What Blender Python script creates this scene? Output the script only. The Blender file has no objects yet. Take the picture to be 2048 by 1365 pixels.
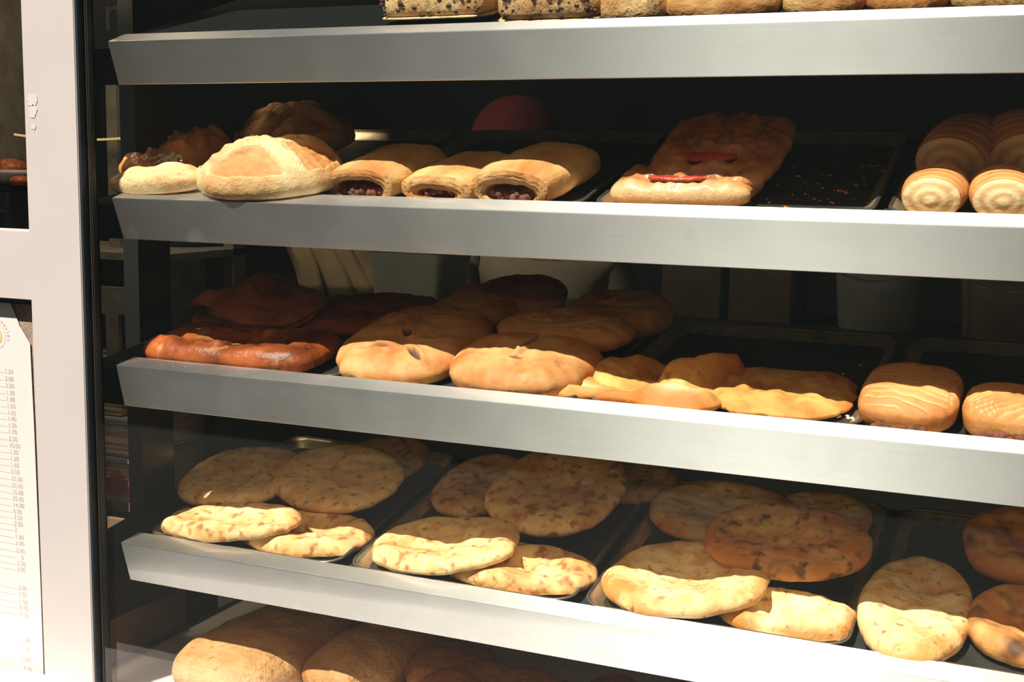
import bpy, bmesh, math, random
from mathutils import Vector, Matrix, Euler, noise as mnoise
R = math.radians
random.seed(7)
scn = bpy.context.scene
COL = scn.collection

# ------------------------------------------------------------------ camera
cam_d = bpy.data.cameras.new('camera'); cam = bpy.data.objects.new('camera', cam_d); COL.objects.link(cam)
cam_d.sensor_width = 36.0; cam_d.lens = 2480.0/2048*36.0; cam_d.clip_start = .05
ax = (Vector((.918581, .394834, .017715)), Vector((-.070184, .118845, .990429)), Vector((.38895, -.911033, .136879)))
cam.matrix_world = Matrix(((ax[0].x, ax[1].x, ax[2].x, 1.478364), (ax[0].y, ax[1].y, ax[2].y, -1.7), (ax[0].z, ax[1].z, ax[2].z, .672293), (0, 0, 0, 1)))
scn.camera = cam

# ------------------------------------------------------------------ sky, sun, exposure
SUN_DIR = Vector((-.180, -.543, .820)).normalized()
world = bpy.data.worlds.new('sky'); scn.world = world; world.use_nodes = True
wn = world.node_tree.nodes; wl = world.node_tree.links
sky = wn.new('ShaderNodeTexSky'); sky.sky_type = 'NISHITA'; sky.sun_disc = False
sky.sun_elevation = math.asin(SUN_DIR.z); sky.sun_rotation = math.atan2(SUN_DIR.x, SUN_DIR.y)
wl.new(sky.outputs[0], wn['Background'].inputs[0]); wn['Background'].inputs[1].default_value = .032
sd = bpy.data.lights.new('sun', 'SUN'); sd.energy = 9.3; sd.angle = R(.6); sd.color = (1, .93, .82)
sun = bpy.data.objects.new('sun', sd); COL.objects.link(sun); sun.location = (0, -3, 5)
sun.rotation_euler = SUN_DIR.to_track_quat('Z', 'Y').to_euler()
scn.view_settings.view_transform = 'Standard'; scn.view_settings.look = 'None'
scn.view_settings.gamma = 1.0; scn.view_settings.exposure = 0.0; scn.view_settings.use_curve_mapping = False

# ------------------------------------------------------------------ helpers
def lin(r, g, b):
    f = lambda c: (c/255/12.92) if c/255 <= .04045 else ((c/255+.055)/1.055)**2.4
    return (f(r), f(g), f(b), 1)
def tag(o, label=None, cat=None, group=None, kind=None):
    if label: o['label'] = label
    if cat: o['category'] = cat
    if group: o['group'] = group
    if kind: o['kind'] = kind
    return o
def link(name, me, mat=None, parent=None, smooth=False):
    o = bpy.data.objects.new(name, me); COL.objects.link(o)
    if mat: me.materials.append(mat)
    if smooth:
        for p in me.polygons: p.use_smooth = True
    if parent: o.parent = parent
    return o
def mesh(name, vs, fs):
    me = bpy.data.meshes.new(name); me.from_pydata([tuple(v) for v in vs], [], fs); me.update(); return me
def from_bm(name, bm):
    bmesh.ops.recalc_face_normals(bm, faces=bm.faces)
    me = bpy.data.meshes.new(name); bm.to_mesh(me); bm.free(); return me
def empty(name, M=None):
    o = bpy.data.objects.new(name, None); COL.objects.link(o); o.empty_display_size = .05
    if M is not None: o.matrix_world = M
    return o
def add_box(bm, x0, x1, y0, y1, z0, z1, M=None, bev=0):
    r = bmesh.ops.create_cube(bm, size=1)
    for v in r['verts']:
        v.co = Vector(((x0+x1)/2+v.co.x*(x1-x0), (y0+y1)/2+v.co.y*(y1-y0), (z0+z1)/2+v.co.z*(z1-z0)))
    if bev:
        es = {e for v in r['verts'] for e in v.link_edges}
        rr = bmesh.ops.bevel(bm, geom=list(es), offset=bev, segments=2, affect='EDGES')
    if M is not None:
        vs = set(r['verts']) if not bev else {v for f in rr['faces'] for v in f.verts} | {v for v in r['verts'] if v.is_valid}
        for v in vs: v.co = M @ v.co
def box(name, x0, x1, y0, y1, z0, z1, mat, parent=None, bev=0):
    bm = bmesh.new(); add_box(bm, x0, x1, y0, y1, z0, z1, None, bev); return link(name, from_bm(name, bm), mat, parent)
def add_tube(bm, pts, rad, seg=8, cap=True):
    rings = []
    for i, p in enumerate(pts):
        p = Vector(p); d = (Vector(pts[min(i+1, len(pts)-1)])-Vector(pts[max(i-1, 0)])).normalized()
        up = Vector((0, 0, 1)) if abs(d.z) < .9 else Vector((1, 0, 0))
        s = d.cross(up).normalized(); u = s.cross(d); r = rad[i] if hasattr(rad, '__len__') else rad
        rings.append([bm.verts.new(p+s*r*math.cos(2*math.pi*k/seg)+u*r*math.sin(2*math.pi*k/seg)) for k in range(seg)])
    for A, B in zip(rings, rings[1:]):
        for k in range(seg): bm.faces.new((A[k], A[(k+1) % seg], B[(k+1) % seg], B[k]))
    if cap: bm.faces.new(rings[0][::-1]); bm.faces.new(rings[-1])
def N3(x, y, z): return mnoise.noise(Vector((x, y, z)))
def sm(x): x = max(0, min(1, x)); return x*x*(3-2*x)

# ------------------------------------------------------------------ materials
def newmat(name):
    m = bpy.data.materials.new(name); m.use_nodes = True
    nt = m.node_tree; return m, nt.nodes, nt.links, nt.nodes['Principled BSDF']
def nd(n, t, **kw):
    o = n.new(t)
    for k, v in kw.items(): setattr(o, k, v)
    return o
def ramp(n, stops, interp='LINEAR'):
    r = n.new('ShaderNodeValToRGB'); r.color_ramp.interpolation = interp; e = r.color_ramp.elements
    while len(e) < len(stops): e.new(.5)
    for s, (p, c) in zip(e, stops): s.position = p; s.color = c
    return r
def simple(name, col, rough=.6, metal=0, var=.12, scale=12, bump=0.0, spec=.5, haze=0):
    m, n, l, b = newmat(name)
    tc = n.new('ShaderNodeTexCoord'); nz = n.new('ShaderNodeTexNoise'); nz.inputs['Scale'].default_value = scale; nz.inputs['Detail'].default_value = 5
    l.new(tc.outputs['Object'], nz.inputs['Vector'])
    c0 = tuple(c*(1-var) for c in col[:3])+(1,); c1 = tuple(min(1, c*(1+var)) for c in col[:3])+(1,)
    r = ramp(n, [(.35, c0), (.65, c1)]); l.new(nz.outputs['Fac'], r.inputs[0]); l.new(r.outputs[0], b.inputs['Base Color'])
    b.inputs['Roughness'].default_value = rough; b.inputs['Metallic'].default_value = metal; b.inputs['Specular IOR Level'].default_value = spec
    if bump:
        bp = n.new('ShaderNodeBump'); bp.inputs['Strength'].default_value = bump; bp.inputs['Distance'].default_value = .003
        n2 = n.new('ShaderNodeTexNoise'); n2.inputs['Scale'].default_value = scale*8; l.new(tc.outputs['Object'], n2.inputs['Vector'])
        l.new(n2.outputs['Fac'], bp.inputs['Height']); l.new(bp.outputs[0], b.inputs['Normal'])
    return m
def brushed(name, col=(.94, .93, .915), rough=.61, aniso=.96):
    m, n, l, b = newmat(name)
    tc = n.new('ShaderNodeTexCoord'); mp = n.new('ShaderNodeMapping'); mp.inputs['Scale'].default_value = (5, 700, 700)
    nz = n.new('ShaderNodeTexNoise'); nz.inputs['Scale'].default_value = 1; nz.inputs['Detail'].default_value = 4
    l.new(tc.outputs['Object'], mp.inputs[0]); l.new(mp.outputs[0], nz.inputs['Vector'])
    r = ramp(n, [(.3, tuple(c*.97 for c in col)+(1,)), (.7, tuple(min(1, c*1.03) for c in col)+(1,))]); l.new(nz.outputs['Fac'], r.inputs[0])
    # smudges and wiped streaks
    n2 = n.new('ShaderNodeTexNoise'); n2.inputs['Scale'].default_value = 9; n2.inputs['Detail'].default_value = 4; l.new(tc.outputs['Object'], n2.inputs['Vector'])
    r2 = ramp(n, [(.35, (rough-.03,)*3+(1,)), (.7, (rough+.04,)*3+(1,))]); l.new(n2.outputs['Fac'], r2.inputs[0])
    l.new(r.outputs[0], b.inputs['Base Color']); l.new(r2.outputs[0], b.inputs['Roughness'])
    b.inputs['Metallic'].default_value = 1; b.inputs['Anisotropic'].default_value = aniso
    g = n.new('ShaderNodeNewGeometry'); cr = n.new('ShaderNodeVectorMath'); cr.operation = 'CROSS_PRODUCT'
    cr.inputs[1].default_value = (1, 0, 0); l.new(g.outputs['True Normal'], cr.inputs[0]); l.new(cr.outputs[0], b.inputs['Tangent'])
    # dried smears: thin dull film in patches
    n3 = n.new('ShaderNodeTexNoise'); n3.inputs['Scale'].default_value = 16; n3.inputs['Detail'].default_value = 6; l.new(tc.outputs['Object'], n3.inputs['Vector'])
    r3 = ramp(n, [(.62, (0, 0, 0, 1)), (.78, (.22, .22, .22, 1))]); l.new(n3.outputs['Fac'], r3.inputs[0])
    df = n.new('ShaderNodeBsdfDiffuse'); df.inputs[0].default_value = (.5, .49, .46, 1)
    gs = n.new('ShaderNodeBsdfAnisotropic'); l.new(r.outputs[0], gs.inputs['Color']); gs.inputs['Roughness'].default_value = .49; gs.inputs['Anisotropy'].default_value = 1.0; l.new(cr.outputs[0], gs.inputs['Tangent'])
    mg = n.new('ShaderNodeMixShader'); mg.inputs[0].default_value = .64; l.new(b.outputs[0], mg.inputs[1]); l.new(gs.outputs[0], mg.inputs[2])
    mx = n.new('ShaderNodeMixShader'); l.new(r3.outputs[0], mx.inputs[0]); l.new(mg.outputs[0], mx.inputs[1]); l.new(df.outputs[0], mx.inputs[2])
    l.new(mx.outputs[0], n['Material Output'].inputs[0])
    return m
def glass_mat(name, haze=.0025):
    m, n, l, b = newmat(name); n.remove(b)
    tr = n.new('ShaderNodeBsdfTransparent'); tr.inputs[0].default_value = (.985, .993, .99, 1)
    gl = n.new('ShaderNodeBsdfGlossy'); gl.inputs['Roughness'].default_value = .0
    fr = n.new('ShaderNodeFresnel'); fr.inputs[0].default_value = 1.5
    g = n.new('ShaderNodeNewGeometry'); inv = nd(n, 'ShaderNodeMath', operation='SUBTRACT'); inv.inputs[0].default_value = 1; l.new(g.outputs['Backfacing'], inv.inputs[1])
    mu = nd(n, 'ShaderNodeMath', operation='MULTIPLY'); l.new(fr.outputs[0], mu.inputs[0]); l.new(inv.outputs[0], mu.inputs[1])
    mx = n.new('ShaderNodeMixShader'); l.new(mu.outputs[0], mx.inputs[0]); l.new(tr.outputs[0], mx.inputs[1]); l.new(gl.outputs[0], mx.inputs[2])
    # faint teal haze put into the pane colour to lift the blacks
    tc = n.new('ShaderNodeTexCoord'); nz = n.new('ShaderNodeTexNoise'); nz.inputs['Scale'].default_value = 3; nz.inputs['Detail'].default_value = 6; l.new(tc.outputs['Object'], nz.inputs['Vector'])
    r = ramp(n, [(.3, (haze*.75,)*3+(1,)), (.75, (haze*1.4,)*3+(1,))]); l.new(nz.outputs['Fac'], r.inputs[0])
    mu2 = nd(n, 'ShaderNodeMath', operation='MULTIPLY'); l.new(r.outputs[0], mu2.inputs[0]); l.new(inv.outputs[0], mu2.inputs[1])
    df = n.new('ShaderNodeBsdfDiffuse'); df.inputs[0].default_value = (.62, .8, .8, 1)
    m2 = n.new('ShaderNodeMixShader'); l.new(mu2.outputs[0], m2.inputs[0]); l.new(mx.outputs[0], m2.inputs[1]); l.new(df.outputs[0], m2.inputs[2])
    l.new(m2.outputs[0], n['Material Output'].inputs[0])
    return m
def bread_mat(name, base, brown, dark, mark=None, spot=.62, spot_scale=38, lowscale=14, edge=.25, low=.5, rough=.62, fine=.5, stretch=(1, 1, 1), coat=0, seed=0, dark_amt=.85, flake=0):
    """base crumb colour, browned crust colour, char spots; 'edge' and 'mark' are mesh attributes (rim, slits)."""
    m, n, l, b = newmat(name)
    tc = n.new('ShaderNodeTexCoord'); mp = n.new('ShaderNodeMapping'); mp.inputs['Scale'].default_value = stretch; mp.inputs['Location'].default_value = (seed*1.7, seed*.9, seed*2.3)
    oi = n.new('ShaderNodeObjectInfo'); ad = nd(n, 'ShaderNodeVectorMath', operation='ADD'); sc = nd(n, 'ShaderNodeVectorMath', operation='SCALE'); 
    cb = n.new('ShaderNodeCombineXYZ'); l.new(oi.outputs['Random'], cb.inputs[0]); l.new(oi.outputs['Random'], cb.inputs[1]); sc.inputs['Scale'].default_value = 17
    l.new(cb.outputs[0], sc.inputs[0]); l.new(tc.outputs['Object'], ad.inputs[0]); l.new(sc.outputs[0], ad.inputs[1]); l.new(ad.outputs[0], mp.inputs[0])
    V = mp.outputs[0]
    def nz(s, d=4, w=.5):
        q = n.new('ShaderNodeTexNoise'); q.inputs['Scale'].default_value = s; q.inputs['Detail'].default_value = d; q.inputs['Roughness'].default_value = w; l.new(V, q.inputs['Vector']); return q.outputs['Fac']
    ae = n.new('ShaderNodeAttribute'); ae.attribute_name = 'edge'; am = n.new('ShaderNodeAttribute'); am.attribute_name = 'mark'
    e2 = nd(n, 'ShaderNodeMath', operation='POWER'); l.new(ae.outputs['Fac'], e2.inputs[0]); e2.inputs[1].default_value = 2.5
    e3 = nd(n, 'ShaderNodeMath', operation='MULTIPLY_ADD'); l.new(e2.outputs[0], e3.inputs[0]); e3.inputs[1].default_value = edge; l.new(nz(lowscale, 3), e3.inputs[2])
    r1 = ramp(n, [(low-.08, base), (low+.22, brown)]); l.new(e3.outputs[0], r1.inputs[0])
    sp = nz(spot_scale, 2, .45); r2 = ramp(n, [(spot, (0, 0, 0, 1)), (spot+.17, (dark_amt,)*3+(1,))]); l.new(sp, r2.inputs[0])
    # medium tan blotches around the char spots
    sp2 = nz(spot_scale*.55, 3); r3 = ramp(n, [(spot-.1, (0, 0, 0, 1)), (spot+.06, (.55, .55, .55, 1))]); l.new(sp2, r3.inputs[0])
    c1 = n.new('ShaderNodeMixRGB'); l.new(r3.outputs[0], c1.inputs[0]); l.new(r1.outputs[0], c1.inputs[1]); c1.inputs[2].default_value = brown
    c2 = n.new('ShaderNodeMixRGB'); l.new(r2.outputs[0], c2.inputs[0]); l.new(c1.outputs[0], c2.inputs[1]); c2.inputs[2].default_value = dark
    c3 = n.new('ShaderNodeMixRGB'); l.new(am.outputs['Fac'], c3.inputs[0]); l.new(c2.outputs[0], c3.inputs[1]); c3.inputs[2].default_value = mark or dark
    l.new(c3.outputs[0], b.inputs['Base Color'])
    b.inputs['Roughness'].default_value = rough; b.inputs['Specular IOR Level'].default_value = .35
    if coat: b.inputs['Coat Weight'].default_value = coat; b.inputs['Coat Roughness'].default_value = .25
    hs = nd(n, 'ShaderNodeMath', operation='MULTIPLY_ADD'); l.new(nz(260, 3), hs.inputs[0]); hs.inputs[1].default_value = .35; l.new(nz(75, 4), hs.inputs[2])
    bp = n.new('ShaderNodeBump'); bp.inputs['Strength'].default_value = min(1, fine); bp.inputs['Distance'].default_value = .003*max(1, fine); l.new(hs.outputs[0], bp.inputs['Height'])
    l.new(bp.outputs[0], b.inputs['Normal'])
    return m

M_steel = brushed('brushed_steel')
M_tray = simple('tray_metal', (.075, .075, .068, 1), rough=.42, metal=.6, var=.3, scale=20)
M_trayrim = simple('tray_rim_metal', (.30, .275, .23, 1), rough=.36, metal=.9, var=.25, scale=30)
M_traywall = simple('tray_wall_metal', (.80, .68, .48, 1), rough=.34, metal=.85, var=.25, scale=25)
M_blackplate = simple('black_plate', lin(34, 38, 38), rough=.5, var=.2, scale=30)
M_matte = simple('matte_black_board', lin(20, 22, 22), rough=.95, spec=.05)
M_panel = simple('shelf_underside', lin(70, 72, 72), rough=.5, metal=.6, scale=8)
M_white = simple('white_frame_paint', lin(186, 178, 175), rough=.5, var=.02, scale=5)
M_gasket = simple('dark_frame_side', lin(34, 46, 54), rough=.5, var=.1)
M_rubber = simple('black_rubber', lin(16, 20, 24), rough=.6, var=.1)
M_glass = glass_mat('window_glass')

naan = dict(base=lin(236, 208, 152), brown=lin(206, 146, 78), dark=lin(150, 88, 42))
M_naan1 = bread_mat('flatbread_lightly_spotted', **naan, spot=.565, spot_scale=62, edge=.02, low=.58, seed=1)
M_naan2 = bread_mat('flatbread_spotted', **naan, spot=.52, spot_scale=58, edge=.03, low=.53, seed=2)
M_naan3 = bread_mat('flatbread_charred', base=lin(228, 188, 122), brown=lin(192, 122, 58), dark=lin(66, 36, 20), spot=.53, spot_scale=50, edge=.22, low=.52, seed=3, fine=1.0)
M_naan4 = bread_mat('flatbread_pale_browned_rim', base=lin(238, 216, 162), brown=lin(208, 142, 72), dark=lin(130, 74, 38), spot=.6, spot_scale=75, edge=.20, low=.58, seed=4, fine=.8)
M_naan5 = bread_mat('flatbread_burnt', base=lin(228, 184, 116), brown=lin(192, 118, 58), dark=lin(50, 28, 18), spot=.52, spot_scale=20, edge=.12, low=.48, seed=5)
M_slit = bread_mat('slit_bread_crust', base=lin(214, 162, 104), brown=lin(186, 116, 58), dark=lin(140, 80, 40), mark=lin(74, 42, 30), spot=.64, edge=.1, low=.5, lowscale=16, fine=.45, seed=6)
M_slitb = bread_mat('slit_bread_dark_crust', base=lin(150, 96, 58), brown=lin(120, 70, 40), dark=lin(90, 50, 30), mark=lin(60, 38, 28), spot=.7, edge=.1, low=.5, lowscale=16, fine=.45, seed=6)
M_puff = bread_mat('puff_pastry', base=lin(226, 184, 122), brown=lin(188, 120, 60), dark=lin(150, 84, 40), mark=lin(182, 112, 58), spot=.66, edge=.12, low=.5, stretch=(1, .45, 1.5), fine=.7, seed=7)
M_pastry = bread_mat('golden_pastry', base=lin(226, 178, 100), brown=lin(196, 120, 52), dark=lin(128, 70, 32), mark=lin(236, 208, 160), spot=.66, edge=.2, low=.5, fine=.6, seed=8)
M_burek = bread_mat('glazed_brown_pastry', base=lin(172, 88, 40), brown=lin(84, 34, 12), dark=lin(226, 166, 100), mark=lin(222, 178, 120), spot=.62, spot_scale=34, edge=-.1, low=.40, rough=.42, coat=.0, fine=.7, seed=9, dark_amt=.7, stretch=(1, .6, 1))
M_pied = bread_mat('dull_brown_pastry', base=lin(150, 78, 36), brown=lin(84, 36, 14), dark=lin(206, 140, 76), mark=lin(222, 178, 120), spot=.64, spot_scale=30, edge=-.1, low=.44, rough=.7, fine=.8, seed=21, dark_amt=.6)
M_tom = bread_mat('glazed_flaky_pastry', base=lin(206, 140, 80), brown=lin(138, 76, 38), dark=lin(96, 50, 26), mark=lin(236, 200, 150), spot=.68, edge=-.1, low=.46, rough=.42, coat=.3, fine=.8, seed=10, stretch=(1, .5, 1))
M_cro = bread_mat('croissant_crust', base=lin(212, 146, 80), brown=lin(164, 92, 40), dark=lin(120, 62, 28), mark=lin(240, 212, 162), spot=.68, edge=0, low=.48, fine=.6, seed=11)
M_str = bread_mat('ribbed_pastry_crust', base=lin(216, 156, 92), brown=lin(188, 112, 54), dark=lin(150, 80, 38), mark=lin(242, 218, 172), spot=.7, edge=.05, low=.5, fine=.5, seed=12)
M_loaf = bread_mat('cut_loaf_crust', base=lin(234, 202, 150), brown=lin(204, 146, 84), dark=lin(150, 92, 48), mark=lin(196, 128, 70), spot=.66, edge=.1, low=.5, fine=.9, seed=13)
M_rough = bread_mat('coarse_flour_crust', base=lin(206, 158, 104), brown=lin(186, 130, 78), dark=lin(160, 104, 60), spot=.6, spot_scale=90, edge=.0, low=.5, fine=2.0, seed=14)
M_roughd = bread_mat('coarse_brown_crust', base=lin(176, 116, 70), brown=lin(150, 92, 52), dark=lin(120, 72, 40), spot=.6, spot_scale=90, edge=.0, low=.5, fine=2.0, seed=15)
M_crumb = bread_mat('seeded_crumb', base=lin(222, 186, 132), brown=lin(196, 146, 90), dark=lin(120, 70, 40), spot=.6, spot_scale=60, edge=.1, low=.5, fine=1.2, seed=16)
M_meat = simple('minced_filling', lin(140, 84, 64), rough=.6, var=.35, scale=120, bump=1)
M_cream = simple('pale_filling', lin(206, 176, 130), rough=.6, var=.15, scale=60, bump=.6)
M_feta = simple('white_cheese', lin(238, 226, 196), rough=.6, var=.06, scale=60, bump=.6)
M_tomato = simple('tomato_slice', lin(188, 64, 40), rough=.35, var=.25, scale=60, bump=.3)
M_raisin = simple('raisin', lin(70, 38, 30), rough=.45, var=.3, scale=90)

# ------------------------------------------------------------------ street side and shop shell
tag(box('pavement', -14, 14, -9, -.3, -1.0, -.95, simple('asphalt', lin(46, 46, 46), rough=.9, scale=3)), kind='structure')
tag(box('wall_street', -14, 14, -9.5, -9, -.95, 6.0, simple('shaded_facade', lin(84, 80, 76), rough=.9, scale=1)), kind='structure')
M_room = simple('dim_wall_paint', lin(84, 84, 78), rough=.8, var=.08, scale=3)
tag(box('floor', -2.2, 4.2, .0, 3.4, -1.0, -.95, simple('floor_tile', lin(70, 66, 60), rough=.6, scale=4)), kind='structure')
tag(box('ceiling', -2.2, 4.2, -.05, 3.4, 1.62, 1.7, M_room), kind='structure')
tag(box('wall_back', -2.2, 4.2, 3.3, 3.4, -.95, 1.62, M_room), kind='structure')
tag(box('wall_left', -2.2, -2.1, -.05, 3.3, -.95, 1.62, M_room), kind='structure')
tag(box('wall_right', 4.1, 4.2, -.05, 3.3, -.95, 1.62, M_room), kind='structure')
M_facade = simple('facade_render', lin(190, 182, 172), rough=.9, scale=6)
tag(box('wall_front_top', -2.2, 4.2, -.05, .02, 1.42, 1.7, M_facade), kind='structure')
tag(box('wall_front_right', 2.6, 4.2, -.05, .02, -.95, 1.42, M_facade), kind='structure')
tag(box('wall_front_left', -2.2, -1.1, -.05, .02, -.95, 1.42, M_facade), kind='structure')
tag(box('wall_front_bottom', -1.1, 2.6, -.035, .02, -.95, -.36, M_facade), kind='structure')

# large display window: white post, dark stepped side, double glazing, sill
w1 = tag(empty('window_1'), 'large double-glazed shop window in front of the bread shelves', None, None, 'structure')
box('post', -.141, -.0265, -.05, -.012, -.36, 1.42, M_white, w1, .0015)
box('frame_side', -.0265, -.0235, -.046, -.012, -.36, 1.42, M_gasket, w1)
box('gasket', -.0235, -.0165, -.0300, -.0145, -.36, 1.42, M_rubber, w1)
box('gasket', -.0165, -.0156, -.0365, -.034, -.36, 1.42, simple('gasket_lip', lin(64, 56, 46), rough=.5), w1)
box('glass_pane', -.0165, 2.55, -.019, -.015, -.34, 1.40, M_glass, w1)
box('glass_pane', -.0165, 2.55, -.034, -.030, -.34, 1.40, M_glass, w1)
box('post', 2.55, 2.66, -.05, .03, -.36, 1.42, M_white, w1, .0015)
box('window_sill', -1.15, 2.66, -.185, -.034, -.30, -.262, simple('white_sill_paint', lin(232, 220, 217), rough=.6, var=.03, scale=8), w1, .003)
# smaller window left of the post, crossbar below it
w2 = tag(empty('window_2'), 'narrow dark window pane left of the white post', None, None, 'structure')
box('crossbar', -1.1, -.141, -.046, .0, .4305, .552, M_white, w2, .0015)
box('crossbar_shadow_strip', -1.1, -.141, -.03, .0, .420, .4305, M_gasket, w2)  # dark strip standing in for the crossbar's shadow on the board
box('glass_pane', -1.1, -.141, -.022, -.018, .552, .97, M_glass, w2)
box('post', -1.15, -1.1, -.05, .03, -.36, 1.42, M_white, w2, .0015)
box('sun_block_panel', -1.1, -.141, -.046, .0, .97, 1.42, M_white, w2, .0015)  # opaque panel above the view, added to keep sun off the interior

# ------------------------------------------------------------------ display shelves
SH = {1: (.875, (.041, .0165), (.0245, -.070), 18.0), 2: (.612, (.045, .0149), (.027, -.0715), 14.5),
      3: (.321, (.046, .0085), (.0185, -.0755), 8.3), 4: (.0, (.050, .0055), (.0225, -.0765), 10.5)}
XR = 2.5
def frame(s):
    if s == 5: return Matrix.Translation((0, .05, -.28))
    lip, (ry, rz), _, t = SH[s]; t = R(t); n = Vector((0, -math.sin(t), math.cos(t)))
    O = Vector((0, ry+.004, lip+rz))-n*.022
    return Matrix(((1, 0, 0, O.x), (0, math.cos(t), n.y, O.y), (0, math.sin(t), n.z, O.z), (0, 0, 0, 1)))
def fascia_mesh(s):
    lip, (ry, rz), (by, bz), t = SH[s]
    # bent sheet: tray-side return, rim, rounded lip, face, bottom return
    L = Vector((0, lip)); Rm = Vector((ry, lip+rz)); B = Vector((by, lip+bz))
    prof = [Rm+Vector((.0015, -.006)), Rm]
    dr = (L-Rm).normalized(); df = (B-L).normalized(); rr = .0022
    for k in range(6):
        a = k/5; prof.append((L-dr*rr)*(1-a)**2+L*2*a*(1-a)+(L+df*rr)*a*a)
    prof += [B-df*.001, B+Vector((.0015, 0)), B+Vector((.02, .002))]
    vs = []; fs = []
    for x in (0, XR):
        for p in prof: vs.append((x, p.x, p.y))
    n = len(prof)
    for i in range(n-1): fs.append((i, i+1, n+i+1, n+i))
    me = mesh('fascia', vs, fs)
    bm = bmesh.new(); bm.from_mesh(me); bmesh.ops.recalc_face_normals(bm, faces=bm.faces)
    bm.faces.ensure_lookup_table()
    if bm.faces[n-3].normal.y > 0:
        for f in bm.faces: f.normal_flip()
    bm.to_mesh(me); bm.free()
    return me
LED_W = {1: .26, 2: .45, 3: 1.3, 4: .5}
M_led, n_, l_, b_ = newmat('warm_led'); b_.inputs['Emission Color'].default_value = (1, .62, .25, 1); b_.inputs['Emission Strength'].default_value = 6
ORD = {1: 'topmost', 2: 'second', 3: 'third', 4: 'lowest'}
for s in SH:
    lip, (ry, rz), (by, bz), t = SH[s]
    e = tag(empty('display_shelf', Matrix.Translation((0, 0, lip))), '%s brushed steel shelf with sloping front, counted from the top' % ORD[s], 'shelf', 'brushed steel bread shelves')
    f = link('fascia', fascia_mesh(s), M_steel, None); f.parent = e; f.matrix_parent_inverse = e.matrix_world.inverted()
    md = f.modifiers.new('solid', 'SOLIDIFY'); md.thickness = .0012; md.offset = -1
    F = frame(s)
    bm = bmesh.new(); add_box(bm, .0, XR, -.005, .52, *((.012, .0165) if s == 1 else (-.006, -.0015)), F); p = link('shelf_panel', from_bm('shelf_panel', bm), M_matte if s == 1 else M_panel); p.parent = e; p.matrix_parent_inverse = e.matrix_world.inverted()
    # black end plate left of the steel front
    vs = []
    for x in (-.085, -.004):
        for (y, z) in ((.012, -.010), (by+.004, bz), (.5, bz+.09), (.5, .06)): vs.append((x, y, lip+z))
    me = mesh('end_plate', vs, [(0, 1, 2, 3), (7, 6, 5, 4), (0, 4, 5, 1), (1, 5, 6, 2), (2, 6, 7, 3), (3, 7, 4, 0)])
    p = link('end_plate', me, M_matte); p.parent = e; p.matrix_parent_inverse = e.matrix_world.inverted()
    # warm lamp strip tucked behind the steel front
    F2 = Vector((by+.03, lip+bz+.02))
    bm = bmesh.new()
    for k in range(118): add_box(bm, .03+k*.0205, .036+k*.0205, F2.x-.002, F2.x+.002, F2.y-.0016, F2.y)
    pc = box('led_carrier', .02, 2.45, F2.x-.005, F2.x+.005, F2.y, F2.y+.004, M_panel); pc.parent = e; pc.matrix_parent_inverse = e.matrix_world.inverted()
    p = link('led_strip', from_bm('led_strip', bm), M_led, pc); p['label'] = 'row of tiny warm lamps under the shelf front'; p.matrix_parent_inverse = e.matrix_world.inverted() @ e.matrix_world
    ld = bpy.data.lights.new('led_light', 'AREA'); ld.shape = 'RECTANGLE'; ld.size = 2.42; ld.size_y = .008; ld.energy = LED_W[s]; ld.color = (1, .64, .32)
    lo = bpy.data.objects.new('led_light', ld); COL.objects.link(lo); lo.location = (1.235, F2.x, F2.y-.0022); lo.rotation_euler = (R(12), 0, 0); lo.parent = e; lo.matrix_parent_inverse = e.matrix_world.inverted()

# case: base board, side upright, ends
cs = tag(empty('display_case', Matrix.Translation((0, 0, -.28))), 'steel display case carcass with upright posts and base board behind the window', 'display case')
def casebox(nm, *a, **k):
    o = box(nm, *a, **k); o.parent = cs; o.matrix_parent_inverse = cs.matrix_world.inverted(); return o
M_upr = simple('upright_steel', lin(128, 132, 132), rough=.34, metal=1, scale=5, var=.05)
M_base = simple('base_board', lin(206, 198, 192), rough=.5, scale=6)
casebox('base_board', -.094, 2.5, -.005, .6, -.30, -.281, M_base)
casebox('base_edge_strip', -.0955, -.0935, -.005, .6, -.281, -.272, M_rubber)
casebox('side_panel', -.1, -.0957, .0, .3, -.33, -.19, simple('brown_side_panel', lin(104, 84, 70), rough=.6))
casebox('upright_post', -.131, -.1, .178, .182, -.30, 1.4, M_upr)
casebox('upright_post', -.1, -.096, .178, .272, -.30, 1.4, M_upr)
casebox('upright_post', 2.5, 2.53, .178, .27, -.30, 1.4, M_upr)

# ------------------------------------------------------------------ baking trays
def rrect(hx, hy, r, seg=6):
    P = []
    for cx, cy, a0 in ((hx-r, hy-r, 0), (-hx+r, hy-r, 90), (-hx+r, -hy+r, 180), (hx-r, -hy+r, 270)):
        for k in range(seg+1):
            a = R(a0+90*k/seg); P.append((cx+r*math.cos(a), cy+r*math.sin(a)))
    return P
def loops_mesh(name, loops, closed=True, capend=True):
    vs = []; fs = []; n = len(loops[0])
    for Lp in loops: vs += Lp
    for i in range(len(loops)-1):
        for k in range(n): fs.append((i*n+k, i*n+(k+1) % n, (i+1)*n+(k+1) % n, (i+1)*n+k))
    if capend: fs.append(tuple(range((len(loops)-1)*n, len(loops)*n)))
    return mesh(name, vs, fs)
TW, TL = .206, .25
def tray_loops(spec): return [[(x, y, z) for x, y in rrect(hx, hy, r)] for hx, hy, r, z in spec]
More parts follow.
